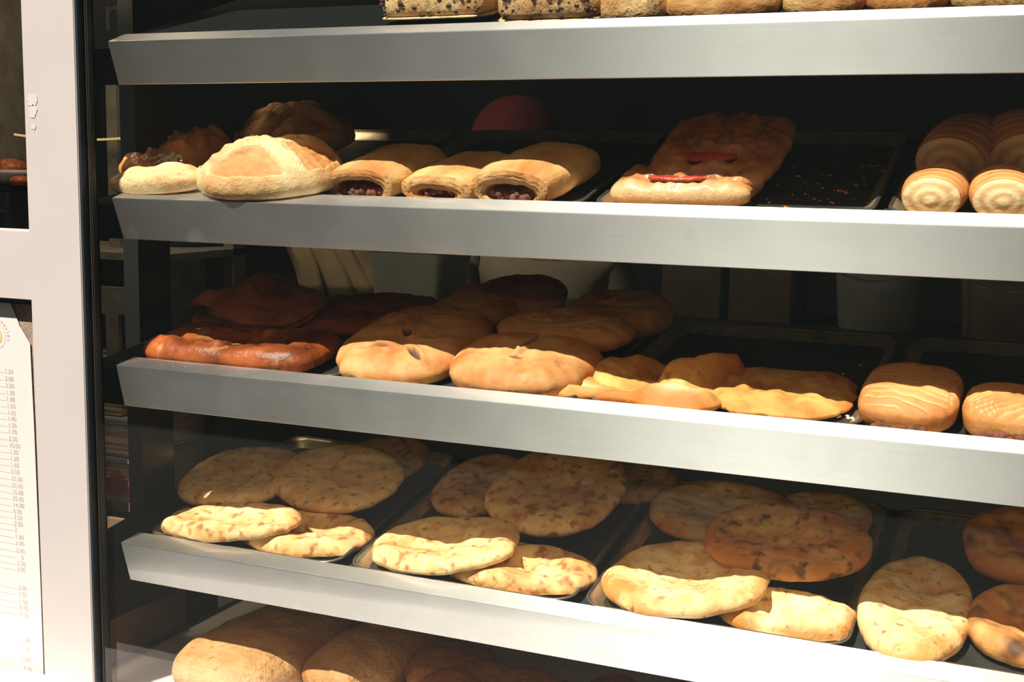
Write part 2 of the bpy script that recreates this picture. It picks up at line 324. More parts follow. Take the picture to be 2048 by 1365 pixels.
ME_wall = loops_mesh('wall', tray_loops(((TW-.004, TL-.004, .036, .0165), (TW-.007, TL-.007, .035, .0165), (TW-.012, TL-.012, .033, .012), (TW-.020, TL-.022, .030, .003), (TW-.024, TL-.026, .027, .001))), capend=False); ME_wall.materials.append(M_traywall)
ME_floor = loops_mesh('floor_sheet', tray_loops(((TW-.024, TL-.026, .027, .001), (TW-.030, TL-.032, .022, 0)))); ME_floor.materials.append(M_tray)
for q_ in (ME_wall, ME_floor):
    for p in q_.polygons: p.use_smooth = True
bm = bmesh.new(); P = rrect(TW-.004, TL-.004, .036); pts = [Vector((x, y, .016)) for x, y in P]
rings = []
for i, p in enumerate(pts):
    d = (pts[(i+1) % len(pts)]-pts[i-1]).normalized(); s_ = Vector((d.y, -d.x, 0)); u = Vector((0, 0, 1))
    rings.append([bm.verts.new(p+s_*.0032*math.cos(a)+u*.0026*math.sin(a)) for a in [2*math.pi*k/8 for k in range(8)]])
for i in range(len(rings)):
    A, B = rings[i], rings[(i+1) % len(rings)]
    for k in range(8): bm.faces.new((A[k], A[(k+1) % 8], B[(k+1) % 8], B[k]))
ME_trim = from_bm('rolled_rim', bm); ME_trim.materials.append(M_trayrim)
for p in ME_trim.polygons: p.use_smooth = True
TX = [.206, .631, 1.056, 1.482, 1.907]
tray_lab = {1: 'dark steel baking tray on the topmost shelf', 2: 'dark steel baking tray on the second shelf', 3: 'dark steel baking tray on the third shelf', 4: 'dark steel baking tray on the lowest shelf'}
tray_what = {1: ['empty, at the left end', 'under the raisin slabs', 'under the middle rolls', 'at the right end'], 2: ['under the round loaf', 'under the three meat rolls', 'mostly empty, under the tomato pastries', 'under the croissants at the right', ''],
             3: ['under the glazed brown pies', 'under the pile of slit breads', 'mostly empty, behind the knotted pastry', 'under the ribbed pastries at the right', ''],
             4: ['under the leftmost pile of flatbreads', 'under the pile with the large spotted flatbread', 'under the pile with the charred flatbread', 'under the rightmost flatbreads', '']}
for s in (2, 3, 4):
    for i in range(4):
        e = tag(empty('baking_tray', frame(s) @ Matrix.Translation((TX[i], .0015+TL, 0)) @ Matrix.Rotation(R(random.uniform(-.3, .3)), 4, 'Z')), tray_lab[s]+', '+tray_what[s][i], 'tray', 'baking trays')
        for nm, me in (('floor_sheet', ME_floor), ('wall', ME_wall), ('rolled_rim', ME_trim)):
            o = bpy.data.objects.new(nm, me); COL.objects.link(o); o.parent = e

# ------------------------------------------------------------------ bread shapes
def set_attr(me, name, vals):
    a = me.attributes.new(name, 'FLOAT', 'POINT'); a.data.foreach_set('value', vals)
def disc(a, b, t, n=2.2, seed=0, S=88, RT=26, center=.72, rimpos=.78, edge=.45, lump=.22, lf=26, onoise=.04, of=2.2, feats=(), bend=None, outl=None, curl=0):
    """puffed round: top with rim, rounded edge, flat base; feats sculpt it in units of the half axes"""
    vs = []; ed = []; mk = []
    def out(th):
        c, s_ = math.cos(th), math.sin(th); k = (abs(c)**n+abs(s_)**n)**(-1/n)
        k *= 1+onoise*N3(c*of+seed*3.1, s_*of, seed*1.3)+onoise*.5*N3(c*of*3, s_*of*3+seed, 4.2)
        if outl: k *= outl(th)
        return k*c, k*s_
    O = [out(2*math.pi*k/S) for k in range(S)]
    def zt(r, u, w):
        if r <= rimpos: z = t*(center+(1-center)*sm(r/max(rimpos, 1e-6)))
        else:
            q = (r-rimpos)/(1-rimpos); z = t*(edge+(1-edge)*math.sqrt(max(0, 1-q*q)))
        return z
    def sculpt(u, w, r):
        x, y = u*a, w*b; dz = lump*t*(N3(x*lf, y*lf, seed)+.5*N3(x*lf*2.3, y*lf*2.3, seed+5))*(1-r**6); m = 0
        for f in feats:
            if f[0] == 'dent':
                _, fu, fw, ru, rw, ang, dep = f; c, s_ = math.cos(R(ang)), math.sin(R(ang)); du, dw = u-fu, w-fw
                p = (du*c+dw*s_)/ru; q = (-du*s_+dw*c)/rw; dz -= dep*math.exp(-(p*p+q*q))
            elif f[0] == 'ridge':
                _, u0, w0, u1, w1, wd, amp = f; du, dw = u1-u0, w1-w0; L2 = du*du+dw*dw
                k = max(0, min(1, ((u-u0)*du+(w-w0)*dw)/L2)); d = math.hypot(u-u0-k*du, w-w0-k*dw); dz += amp*math.exp(-(d/wd)**2)
            elif f[0] == 'crease':
                _, u0, w0, u1, w1, wd, amp = f; du, dw = u1-u0, w1-w0; L2 = du*du+dw*dw
                k = max(0, min(1, ((u-u0)*du+(w-w0)*dw)/L2)); d = math.hypot(u-u0-k*du, w-w0-k*dw); dz -= amp*math.exp(-abs(d/wd))
            elif f[0] == 'slit':
                _, fu, fw, ln, wd, ang, dep = f; c, s_ = math.cos(R(ang)), math.sin(R(ang)); dx, dy = (u-fu)*a, (w-fw)*b
                p = (dx*c+dy*s_)/ln; q = (-dx*s_+dy*c)/wd; rr = math.sqrt(p*p+q*q)
                dz += -dep*math.exp(-(rr/.8)**4)+.45*dep*math.exp(-((rr-1.35)/.4)**2); m = max(m, math.exp(-(rr/.95)**6))
            elif f[0] == 'fn':
                d_, m_ = f[1](u, w, r); dz += d_; m = max(m, m_)
        return dz, m
    def B(u, w): return bend(u, w) if bend else 0
    d0, m0 = sculpt(0, 0, 0); vs.append((0, 0, zt(0, 0, 0)+d0+B(0, 0))); ed.append(0); mk.append(m0)
    for i in range(1, RT+1):
        q = i/RT; r = 1-(1-q)**1.35
        for (ou, ow) in O:
            u, w = ou*r, ow*r; d, m = sculpt(u, w, r); fade = 1 if r < .9 else max(0, (1-r)/.1)
            vs.append((u*a, w*b, max(.08*t, zt(r, u, w)+d*(fade*.75+.25))+B(u, w)+curl*r**6)); ed.append(r); mk.append(m)
    BR = (.97, .9, .78, .5)
    for r in BR:
        z = t*edge*(1-math.sqrt(max(0, 1-((max(r, .75)-.75)/.25)**2)))*.8
        for (ou, ow) in O: vs.append((ou*r*a, ow*r*b, z+B(ou*r, ow*r)+curl*r**6)); ed.append(.8); mk.append(0)
    vs.append((0, 0, B(0, 0))); ed.append(.5); mk.append(0)
    fs = [(0, 1+k, 1+(k+1) % S) for k in range(S)]
    T = RT+len(BR)
    for i in range(T-1):
        for k in range(S): fs.append((1+i*S+k, 1+(i+1)*S+k, 1+(i+1)*S+(k+1) % S, 1+i*S+(k+1) % S))
    last = len(vs)-1
    for k in range(S): fs.append((last, 1+(T-1)*S+(k+1) % S, 1+(T-1)*S+k))
    me = mesh('bread', vs, fs); set_attr(me, 'edge', ed); set_attr(me, 'mark', mk)
    for p in me.polygons: p.use_smooth = True
    return me
def place(s, X, v, h, pitch=0, roll=0, yaw=0):
    return frame(s) @ Matrix.Translation((X, v, h)) @ Euler((R(pitch), 0, 0)).to_matrix().to_4x4() @ Euler((0, R(roll), 0)).to_matrix().to_4x4() @ Euler((0, 0, R(yaw))).to_matrix().to_4x4()
def bread(name, label, cat, group, me, mat, M):
    me.name = name; o = link(name, me, mat); o.matrix_world = M; tag(o, label, cat, group); return o

G4 = 'flatbreads on the lowest shelf'
def fb(label, mat, X, v, a, b, h, t, p=0, r=0, y=0, **kw):
    return bread('flatbread', label, 'flatbread', G4, disc(a, b, t, **kw), mat, place(4, X, v, h, p, r, y))
# --- first tray
fb('round flatbread with small char spots at the back of the leftmost pile', M_naan2, .256, .418, .100, .132, .004, .022, seed=3, lump=.1)
fb('oval flatbread with dark spots leaning at the far left of the leftmost pile', M_naan1, .065, .230, .122, .115, .030, .024, 6, -2, seed=1, n=2.3,
   feats=[('dent', .1, .1, .6, .5, 0, .004), ('ridge', -.1, -.8, .7, -.75, .16, .004)])
fb('smooth round flatbread lying on top of the leftmost pile', M_naan1, .268, .257, .126, .111, .042, .024, 8, 3, seed=2,
   feats=[('dent', .05, .1, .5, .4, 20, .004), ('crease', .2, -.45, .75, -.5, .08, .003)])
fb('sunlit folded flatbread at the front left of the leftmost pile', M_naan2, .152, .066, .150, .070, .021, .024, 1, -7, seed=4, n=2.0, onoise=.07,
   feats=[('ridge', -.7, -.55, .2, -.85, .28, .010), ('dent', .05, .25, .5, .25, 10, .008), ('ridge', .1, -.4, .8, .35, .2, .007), ('crease', -.3, -.2, .3, .0, .08, .004)])
fb('sunlit flatbread with a raised front edge, lower right of the leftmost pile', M_naan2, .280, .101, .137, .081, .002, .026, seed=5, n=2.1, onoise=.06,
   feats=[('ridge', -.6, -.75, .55, -.72, .25, .009), ('dent', .0, .0, .55, .3, 0, .009), ('ridge', .45, -.3, .85, .5, .2, .010), ('crease', .35, -.5, .6, -.2, .06, .005)])
# --- second tray
fb('spotted flatbread half hidden behind the large spotted one on its left', M_naan2, .521, .359, .085, .121, .012, .026, 4, seed=6, feats=[('dent', .2, .1, .5, .4, 0, .005)])
fb('flatbread half hidden behind the large spotted one on its right', M_naan2, .787, .463, .087, .083, .006, .026, seed=7)
fb('large round flatbread covered in brown spots with a dark scorch mark', M_naan2, .695, .313, .125, .142, .044, .028, 9, seed=8, lump=.1,
   feats=[('dent', -.1, .05, .45, .25, 0, .004), ('crease', .0, .08, .35, .12, .05, .004)])
fb('pale creased flatbread in sunlight at the front of the second tray', M_naan1, .572, .100, .136, .099, .021, .026, 1, -7, seed=9, onoise=.06,
   feats=[('crease', .05, .75, -.05, .0, .16, .012), ('ridge', -.75, -.5, .0, -.8, .2, .006), ('dent', -.1, -.15, .6, .22, 12, .008), ('ridge', .2, .35, .85, .0, .2, .005)])
fb('spotted flatbread with a deep fold, front right of the second tray', M_naan2, .713, .089, .135, .069, .002, .03, seed=10, n=2.4, onoise=.06,
   feats=[('crease', .0, .2, .3, -.25, .14, .012), ('crease', .25, -.25, .7, -.2, .12, .008), ('ridge', -.3, .45, .15, .5, .2, .006), ('dent', -.35, -.05, .3, .25, 0, .006), ('ridge', .6, .3, .75, -.4, .2, .006)])
# --- third tray
fb('pale flatbread with browned rim behind the charred one, left side', M_naan4, .986, .369, .131, .104, .014, .026, 4, seed=11, center=.6, feats=[('dent', .1, .2, .6, .5, 0, .004)])
fb('pale flatbread behind the charred one, right side', M_naan4, 1.152, .413, .087, .095, .006, .026, seed=12)
fb('charred blistered flatbread lying on top of the third pile', M_naan3, 1.130, .212, .133, .099, .053, .03, 7, seed=13, center=.6, lump=.2, lf=45,
   feats=[('dent', -.1, -.1, .7, .4, 0, .004), ('ridge', .1, -.45, .8, -.15, .15, .006)])
fb('sunlit flatbread with a sunken pale middle, front left of the third tray', M_naan4, .995, .103, .135, .114, .021, .028, 1, -6, seed=14, center=.5, lump=.2, lf=40, onoise=.05,
   feats=[('dent', .05, .1, .6, .4, 0, .007), ('ridge', -.7, -.6, .5, -.75, .2, .004)])
fb('sunlit flatbread with an orange blistered edge, front right of the third tray', M_naan4, 1.154, .072, .107, .058, .002, .03, seed=15, center=.5, onoise=.06, lump=.2, lf=40,
   feats=[('dent', -.2, .1, .5, .45, 0, .008), ('ridge', .2, -.6, .85, .1, .22, .006)])
# --- fourth tray
fb('long oval flatbread with a hollow at its back, front of the fourth tray', M_naan4, 1.338, .138, .082, .153, .005, .034, seed=16, center=.75, onoise=.03,
   feats=[('dent', .15, .42, .5, .26, 0, .012), ('dent', .45, .0, .4, .12, -20, .010), ('ridge', -.5, .1, .3, -.15, .2, .005)])
fb('burnt dark topped flatbread at the right edge of the picture', M_naan5, 1.491, .338, .101, .105, .032, .04, 6, seed=17, center=.7)
fb('orange browned flatbread at the lower right corner of the lowest shelf', M_naan5, 1.503, .129, .093, .096, .005, .04, 2, seed=18, center=.6, feats=[('dent', -.2, -.1, .5, .4, 0, .01)])
fb('flatbread tucked below the burnt one at the right', M_naan2, 1.60, .22, .09, .09, .003, .03, 0, seed=19)

# --- third shelf: slit breads
G3 = 'slit breads on the third shelf'
def sb(label, mat, X, v, a, b, h, t, p=0, r=0, y=0, **kw):
    kw.setdefault('center', 1); kw.setdefault('rimpos', .5); kw.setdefault('edge', .42); kw.setdefault('S', 120); kw.setdefault('RT', 46); kw.setdefault('onoise', .05); kw.setdefault('lump', .1)
    return bread('slit_bread', label, 'bread', G3, disc(a, b, t, **kw), mat, place(3, X, v, h, p, r, y))
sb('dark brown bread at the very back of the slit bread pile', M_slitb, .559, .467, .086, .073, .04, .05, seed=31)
sb('pale brown slit bread near the back of the pile, one dark slit', M_slit, .529, .446, .118, .073, .034, .04, 4, seed=32, feats=[('slit', .35, -.35, .018, .006, -10, .008), ('slit', -.1, .3, .012, .006, 60, .008)])
sb('small orange brown slit bread in the middle of the pile', M_slit, .506, .351, .083, .071, .033, .04, 6, seed=33, feats=[('dent', .1, -.4, .3, .2, 0, .006)])
sb('slit bread at the back right of the pile with an oval hole', M_slit, .768, .430, .102, .092, .022, .05, 6, seed=34, n=2.0, feats=[('slit', -.15, .05, .020, .008, 75, .012), ('crease', -.2, -.3, .4, -.25, .1, .004)])
sb('slit bread behind the front right one, two thin slits', M_slit, .730, .245, .125, .071, .040, .04, 6, seed=35, feats=[('slit', -.35, -.1, .018, .0055, -20, .01), ('slit', .3, -.15, .024, .0055, 35, .01), ('slit', .45, -.55, .014, .005, 5, .009)])
sb('sunlit slit bread at the front left of the pile, next to the glazed pie', M_slit, .477, .174, .125, .157, .010, .055, 6, seed=36, n=2.4, S=160, RT=64,
   feats=[('slit', -.22, -.60, .026, .0075, 14, .010), ('slit', .42, -.66, .020, .0075, -38, .010), ('slit', .02, -.20, .022, .008, -55, .012), ('slit', .50, -.25, .028, .008, 24, .012), ('dent', .9, -.75, .25, .2, 0, .008)])
sb('sunlit slit bread at the front right of the pile, beside the knotted pastry', M_slit, .712, .106, .123, .105, .010, .055, 4, seed=37, n=2.5, S=160, RT=64,
   feats=[('slit', .05, .15, .030, .0065, 84, .014), ('slit', .05, -.45, .010, .008, 0, .006), ('crease', -.8, -.2, -.2, -.3, .1, .003), ('dent', -.6, .3, .3, .2, 0, -.006)])
# knotted pinwheel pastry
def knot_mark(u, w, r):
    return 0, .85*math.exp(-((u+.62)/.22)**2-((w+.62)/.10)**2)+.85*math.exp(-((u-.5)/.2)**2-((w+.72)/.09)**2)
bread('knotted_pastry', 'golden knotted pastry with four folded corners, half in sunlight', 'pastry', None,
      disc(.150, .110, .020, n=2.3, seed=41, S=150, RT=56, center=1, rimpos=.4, edge=.4, lump=.25, lf=35, onoise=.05,
           feats=[('ridge', -.15, .55, -.85, -.45, .2, .020), ('ridge', .3, .0, .95, .75, .17, .034), ('ridge', .25, -.65, .75, -.75, .2, .020), ('ridge', -.75, -.8, .1, -.85, .14, .010), ('crease', .05, .8, .18, -.45, .10, .016), ('crease', .18, -.45, .9, -.2, .09, .016), ('crease', -.8, -.1, .1, -.6, .08, .010), ('ridge', .0, .85, .2, .55, .14, .014), ('fn', knot_mark)],
           outl=lambda th: 1+.17*math.cos(4*th-2.6)), M_pastry, place(3, .913, .121, .005))
bread('flat_pastry', 'flat crisp golden pastry with a torn right edge beside the knotted one', 'pastry', None,
      disc(.108, .112, .018, n=3.4, seed=42, S=110, RT=40, center=1, rimpos=.5, edge=.4, lump=.5, lf=30, onoise=.07, of=3, feats=[('ridge', -.8, .3, .7, .45, .25, .006), ('dent', .75, .55, .12, .1, 0, .012), ('ridge', -.5, -.5, .6, -.6, .3, .006), ('crease', -.2, -.1, .6, -.2, .1, .005)]), M_pastry, place(3, 1.124, .145, .004))
# ribbed pastries
def ribs(freq, skew, amp):
    def fn(u, w, r):
        ph = (w+skew*u+.07*N3(u*3, w*3, 9))*freq; s_ = math.sin(ph*math.pi); k = abs(s_)**.7
        return amp*(k-.6), max(0, .8-1.3*k)*sm((.97-r)/.12)
    return fn
def ribbed(label, X, v, a, b, t, skew, yaw):
    e = tag(empty('ribbed_pastry', place(3, X, v, .003, 0, 0, yaw)), label, 'pastry', 'ribbed pastries')
    o = link('crust', disc(a, b, t, n=3.6, seed=51+skew*7, S=120, RT=52, center=1, rimpos=.45, edge=.55, lump=.05, onoise=.03, feats=[('fn', ribs(6.2, skew, .007))]), M_str, e)
    bm = bmesh.new()
    for k in range(16):
        q = Matrix.Translation((random.uniform(-.55, .55)*a, -b*.955+random.uniform(-.002, .002), .010+random.uniform(0, .006))) @ Matrix.Diagonal((.009, .006, .005, 1))
        bmesh.ops.create_icosphere(bm, subdivisions=2, radius=1, matrix=q)
    for vtx in bm.verts: vtx.co += Vector((N3(vtx.co.x*200, vtx.co.y*200, 1), N3(vtx.co.y*200, vtx.co.z*200, 2), N3(vtx.co.x*200, vtx.co.z*200, 3)))*.0015
    f = link('filling', from_bm('filling', bm), M_meat, e, True); f['label'] = 'minced filling at the open front end'
ribbed('ribbed pastry with horizontal creases right of the empty tray on the third shelf', 1.315, .127, .070, .112, .052, .18, 0)
ribbed('ribbed pastry with diagonal creases cut by the right edge of the picture', 1.458, .094, .070, .072, .052, -.55, 0)
# glazed pies at the left of the third shelf
GB = 'glazed brown pies on the third shelf'
bread('glazed_pie', 'wide glossy dark brown pie with a sunlit front edge on the third shelf', 'pie', GB,
      disc(.178, .098, .042, n=4.5, seed=61, S=120, RT=44, center=.7, rimpos=.8, edge=.5, lump=.22, lf=26, onoise=.03, feats=[('dent', .1, .2, .6, .35, 0, .006), ('ridge', -.8, -.6, .8, -.68, .22, .005), ('fn', lambda u, w, r: (0, .8*math.exp(-(((u+.12)/.28)**2+((w+.18)/.12)**2)*1.2)))]), M_burek, place(3, .163, .099, .003))
bread('glazed_pie', 'dark brown glazed pie lying in shade right behind the wide one', 'pie', GB,
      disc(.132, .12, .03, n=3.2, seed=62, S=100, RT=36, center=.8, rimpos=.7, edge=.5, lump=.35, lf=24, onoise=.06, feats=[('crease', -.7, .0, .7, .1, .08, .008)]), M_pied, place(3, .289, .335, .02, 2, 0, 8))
e = tag(empty('open_pie', place(3, .097, .249, .045, 10, 0, -4)), 'shaded brown turnover with a gaping front, on top of the dark pies', 'pie', GB)
link('lower_crust', disc(.128, .098, .016, n=2.8, seed=63, center=.8, edge=.5, lump=.3), M_pastry, e)
c = link('upper_crust', disc(.134, .104, .02, n=2.8, seed=64, S=110, RT=40, center=1, rimpos=.5, edge=.5, lump=.35, lf=30, onoise=.05, feats=[('ridge', -.1, -.2, .0, .8, .2, .016), ('crease', -.3, .1, -.2, .8, .08, .006)],
     bend=lambda u, w: .020+.034*math.exp(-((u+.35)/.42)**2-((w+.8)/.55)**2)+.018*math.exp(-((u)/.35)**2-((w-.2)/.5)**2)-.016*sm((w-.2)/.8)-.012*sm((abs(u)-.55)/.45)), M_pied, e)
f = link('filling', disc(.10, .075, .018, n=2.4, seed=65, lump=.6, lf=60), M_cream, e); f.location.z = .014

# --- second shelf
G2 = 'loaves and pastries at the left of the second shelf'
def star_fn(u, w, r):
    th = math.atan2(w, u); a5 = (th+math.pi/2+math.pi/4) % (math.pi/2)-math.pi/4   # panels centred on -90, 0, 90, 180 degrees
    d = r*math.sin(math.pi/4-abs(a5)) ; m = sm((d-.13)/.05)*sm((r-.22)/.1)*sm((.93-r)/.05)
    return -.009*m+.008*math.exp(-(d/.09)**2)*sm((1-r)/.3)+.0035*N3(u*9, w*9, 3)+.0018*N3(u*26, w*22, 5), m*(.8+.3*N3(u*8, w*8, 2))
def cut_loaf(label, X, v, a, b, h, t, yaw, mat, seed):
    return bread('cut_loaf', label, 'loaf', 'round cut loaves on the second shelf', disc(a, b, t, n=2.3, seed=seed, S=130, RT=54, center=1, rimpos=.0, edge=.22, lump=.05, onoise=.05, feats=[('fn', star_fn), ('crease', -.35, .1, .25, .12, .06, .008)]), mat, place(2, X, v, h, 0, 0, yaw))
cut_loaf('round cut loaf with pale bands and a brown triangle, sunlit at the shelf front', .267, .040, .133, .096, .019, .084, 3, M_loaf, 71)
cut_loaf('round cut loaf in deep shade behind the sunlit one', .129, .335, .115, .100, .015, .085, 40, M_puff, 72)
bread('torpedo_bread', 'low torpedo shaped bread at the left end of the second shelf', 'bread', G2, disc(.100, .036, .045, n=2.1, seed=73, S=110, RT=40, center=1, rimpos=.1, edge=.4, lump=.12, onoise=.05, outl=lambda th: 1-.06*math.cos(th), bend=lambda u, w: .006*u, feats=[('crease', -.9, -.55, .9, -.6, .08, .004)]), M_loaf, place(2, .068, .002, .0205))
e = tag(empty('cheese_pastry', place(2, .006, .185, .012)), 'brown pastry with a crumbly white topping half hidden behind the torpedo bread', 'pastry', G2)
link('crust', disc(.055, .095, .07, n=2.2, seed=74, S=90, RT=36, center=1, rimpos=.1, edge=.35, lump=.25, lf=40, onoise=.1), M_cro, e)
bm = bmesh.new()
for k in range(26): bmesh.ops.create_icosphere(bm, subdivisions=1, radius=random.uniform(.003, .007), matrix=Matrix.Translation((.012+random.uniform(-.024, .024), -.088+random.uniform(-.008, .012), .040+random.uniform(-.005, .006))) @ Matrix.Diagonal((1.2, 1, .8, 1)))
link('cheese', from_bm('cheese', bm), M_feta, e, True)
bread('dark_pastry', 'low dark pastry in shade behind the left tip of the torpedo bread', 'pastry', G2, disc(.086, .05, .05, n=2.1, seed=75, center=1, rimpos=.1, edge=.4, lump=.3, lf=40, onoise=.1), M_tom, place(2, -.035, .128, .008))

# meat rolls: flattened tubes, open in front, minced filling inside
def tube_roll(a, L, t, seed, open_w=.55, open_h=.5, S=72, cav=.05):
    vs = []; ed = []; mk = []; rows = []
    def sec(y, sx, sz, z0, jit, m):
        row = []
        for k in range(S):
            th = 2*math.pi*k/S; c, s_ = math.cos(th), math.sin(th); n_ = 2.5; q = (abs(c)**n_+abs(s_)**n_)**(-1/n_)
            x = a*sx*q*c; z = z0+t/2*sz*q*s_
            g = jit*(N3(x*30+seed, y*30, z*30)+.6*N3(x*90, y*50+seed, z*90)+.5*math.sin(z*900+N3(x*40, y*40, seed)*5)*.4)
            row.append(len(vs)); vs.append((x*(1+g*.6/a*.02)+g*.3, y+g*.5, max(0, z+g))); ed.append(.5); mk.append(m)
        rows.append(row)
    H = t/2
    ys = [i/22 for i in range(23)]
    sec(L, .25, .25, H*.8, .0, 0)
    for q in ys:                                     # from back to front
        y = L*(1-q); d = min(1, (q+.02)/.16); sx = math.sqrt(max(.08, 1-(1-d)**2)); sx *= 1+.04*N3(q*5, seed, 0)
        sec(y, sx*(1-.10*sm((q-.8)/.2)), sx*(1-.10*sm((q-.8)/.2)), H*(.85+.15*sx), .0022, 0)
    for j in range(9):                               # folded front lip, thin stacked layers
        k_ = j/8; sec(-.007*math.sin(k_*math.pi)+(.0022 if j % 2 else -.0014), .90*(1-k_)+open_w*1.02*k_, .90*(1-k_)+open_h*1.05*k_, H*(.98*(1-k_)+.74*k_), .0022, .25*(j % 2))
    for j, (y, f_) in enumerate(((.003, 1), (.010, .96), (.020, .85), (.030, .6))):
        sec(y, open_w*f_, open_h*f_, H*.72, .0012, .55+.1*j)
    fs = []
    for A, B in zip(rows, rows[1:]):
        for k in range(S): fs.append((A[k], B[k], B[(k+1) % S], A[(k+1) % S]))
    fs.append(tuple(rows[0])); fs.append(tuple(rows[-1][::-1]))
    me = mesh('crust', vs, fs); set_attr(me, 'edge', ed); set_attr(me, 'mark', mk)
    bm = bmesh.new(); bm.from_mesh(me); bmesh.ops.recalc_face_normals(bm, faces=bm.faces); bm.to_mesh(me); bm.free()
    for p in me.polygons: p.use_smooth = True
    return me
def meat_roll(label, X, v, a, L, t, yaw, ow, oh, seed, fill=46):
    e = tag(empty('meat_roll', place(2, X, v, .003, 0, 0, yaw)), label, 'pastry', 'meat rolls on the second shelf')
    link('crust', tube_roll(a, L, t, seed, ow, oh), M_puff, e)
    bm = bmesh.new(); rg = random.Random(seed)
    for k in range(fill):
        x = rg.uniform(-.8, .8)*a*ow; q = Matrix.Translation((x, rg.uniform(.002, .016), t*.36-t*.5*oh*.62*math.sqrt(max(.1, 1-(x/(a*ow))**2))+rg.uniform(0, .010)))
        bmesh.ops.create_icosphere(bm, subdivisions=2, radius=rg.uniform(.004, .0075), matrix=q)
    for vtx in bm.verts: vtx.co += Vector((N3(vtx.co.x*260, vtx.co.y*260, 1), N3(vtx.co.y*260, vtx.co.z*260, 2), N3(vtx.co.x*260, vtx.co.z*260, 3)))*.002
    f = link('filling', from_bm('filling', bm), M_meat, e, True); f['label'] = 'brown minced meat in the open end'
meat_roll('leftmost of the three rolled pastries with minced meat showing', .447, .024, .072, .19, .060, -4, .64, .52, 81)
meat_roll('middle one of the three rolled pastries, its end nearly closed', .588, .022, .074, .175, .052, -8, .5, .28, 82, 8)
meat_roll('rightmost and tallest of the three rolled meat pastries', .716, .018, .075, .20, .064, -6, .60, .46, 83)

# tomato pastries
def tomato_pastry(label, X, v, a, b, h, t, p, seed, su, sw, sl, yaw=0, sd2=.009):
    e = tag(empty('tomato_pastry', place(2, X, v, h, p, 0, yaw)), label, 'pastry', 'tomato pastries on the second shelf')
    link('crust', disc(a, b, t, n=5, seed=seed, S=120, RT=44, center=1, rimpos=.55, edge=.42, lump=.32, lf=34, onoise=.06, of=3, feats=[('dent', su, sw, .5, .16, 0, .006), ('fn', lambda u, w, r: (0, .6*sm((-w-.55)/.3)*(h < .01)))]), M_tom, e)
    vs = []; fs = []; S = 26
    for k in range(S+1):
        q = k/S*2-1; x = q*sl; wd = sd2*math.sqrt(max(.02, 1-q*q)); y0 = -.006*(1-q*q)
        for dy, dz in ((-wd, .0), (-wd*.8, .005), (wd*.5, .006), (wd, .0)): vs.append((x, y0+dy, dz+.0012*N3(x*90, dy*90, seed)))
    for k in range(S):
        for j in range(4): fs.append((k*4+j, k*4+(j+1) % 4, k*4+4+(j+1) % 4, k*4+4+j))
    fs += [(0, 1, 2, 3), tuple(S*4+j for j in (3, 2, 1, 0))]
    s_ = link('tomato_slice', mesh('tomato_slice', vs, fs), M_tomato, e, True); s_.location = (su*a, sw*b, t*.92); s_['label'] = 'red tomato slice baked into the top'
tomato_pastry('sunlit front pastry with a bright red tomato slice', .972, .107, .110, .072, .004, .042, 0, 91, -.02, -.62, .044)
tomato_pastry('shaded glazed pastry with a tomato slice stacked on the front one', 1.006, .198, .100, .126, .034, .045, 10, 92, .0, -.55, .044, -3, .019)

# croissants / spiral rolls
def spiral_roll(a, L, t, seed, S=64):
    vs = []; ed = []; mk = []; rows = []
    def sec(y, k_, m_):
        row = []
        for k in range(S):
            th = 2*math.pi*k/S; c, s_ = math.cos(th), math.sin(th); row.append(len(vs))
            g = (.0012 if k_ > .6 else 0)*N3(c*3+seed, y*60, s_*3); vs.append((a*(k_)*c*(1+g*12), y+g, max(0, t*.46+t*.54*k_*s_))); ed.append(.4); mk.append(m_(th) if callable(m_) else m_)
        rows.append(row)
    NR = 46; sec(L, .12, 0)
    for i in range(NR+1):
        q = i/NR; y = L*(1-q); prof = math.sqrt(max(.03, 1-((q-.55)/.58)**2)) if q < .55 else math.sqrt(max(.03, 1-((q-.55)/.9)**2))
        rb = abs(math.sin(q*math.pi*7.5)); sec(y, prof*(.94+.07*rb**.6), .75*max(0, 1-rb*2.2))
    for j in range(12):                                # rolled front end
        q = 1-j/12.6; w = .5+.5*math.sin(j*1.25); sec(-.012*math.sin((1-q)*math.pi*.5)-.0012*w, .86*q, .35+.5*w)
    fs = []
    for A, B in zip(rows, rows[1:]):
        for k in range(S): fs.append((A[k], B[k], B[(k+1) % S], A[(k+1) % S]))
    fs.append(tuple(rows[0])); fs.append(tuple(rows[-1][::-1]))
    me = mesh('croissant', vs, fs); set_attr(me, 'edge', ed); set_attr(me, 'mark', mk)
    bm = bmesh.new(); bm.from_mesh(me); bmesh.ops.recalc_face_normals(bm, faces=bm.faces); bm.to_mesh(me); bm.free()
    for p in me.polygons: p.use_smooth = True
    return me
GC = 'croissants at the right of the second shelf'
for lab, X, v, h, a, L, t, y, p, sd_ in (('croissant with a sunlit rolled end, the left one of the front pair', 1.333, .030, .003, .044, .11, .062, -3, 0, 101), ('croissant with a sunlit rolled end, cut by the right edge of the picture', 1.424, .030, .003, .044, .11, .062, 3, 0, 102),
     ('shaded croissant behind the left one of the front pair', 1.344, .185, .004, .058, .14, .085, -14, 8, 103), ('shaded croissant at the far right behind the front pair', 1.445, .195, .004, .058, .14, .09, 8, 8, 104)):
    bread('croissant', lab, 'croissant', GC, spiral_roll(a, L, t, sd_), M_cro if v < .1 else M_tom, place(2, X, v, h, p, 0, y))

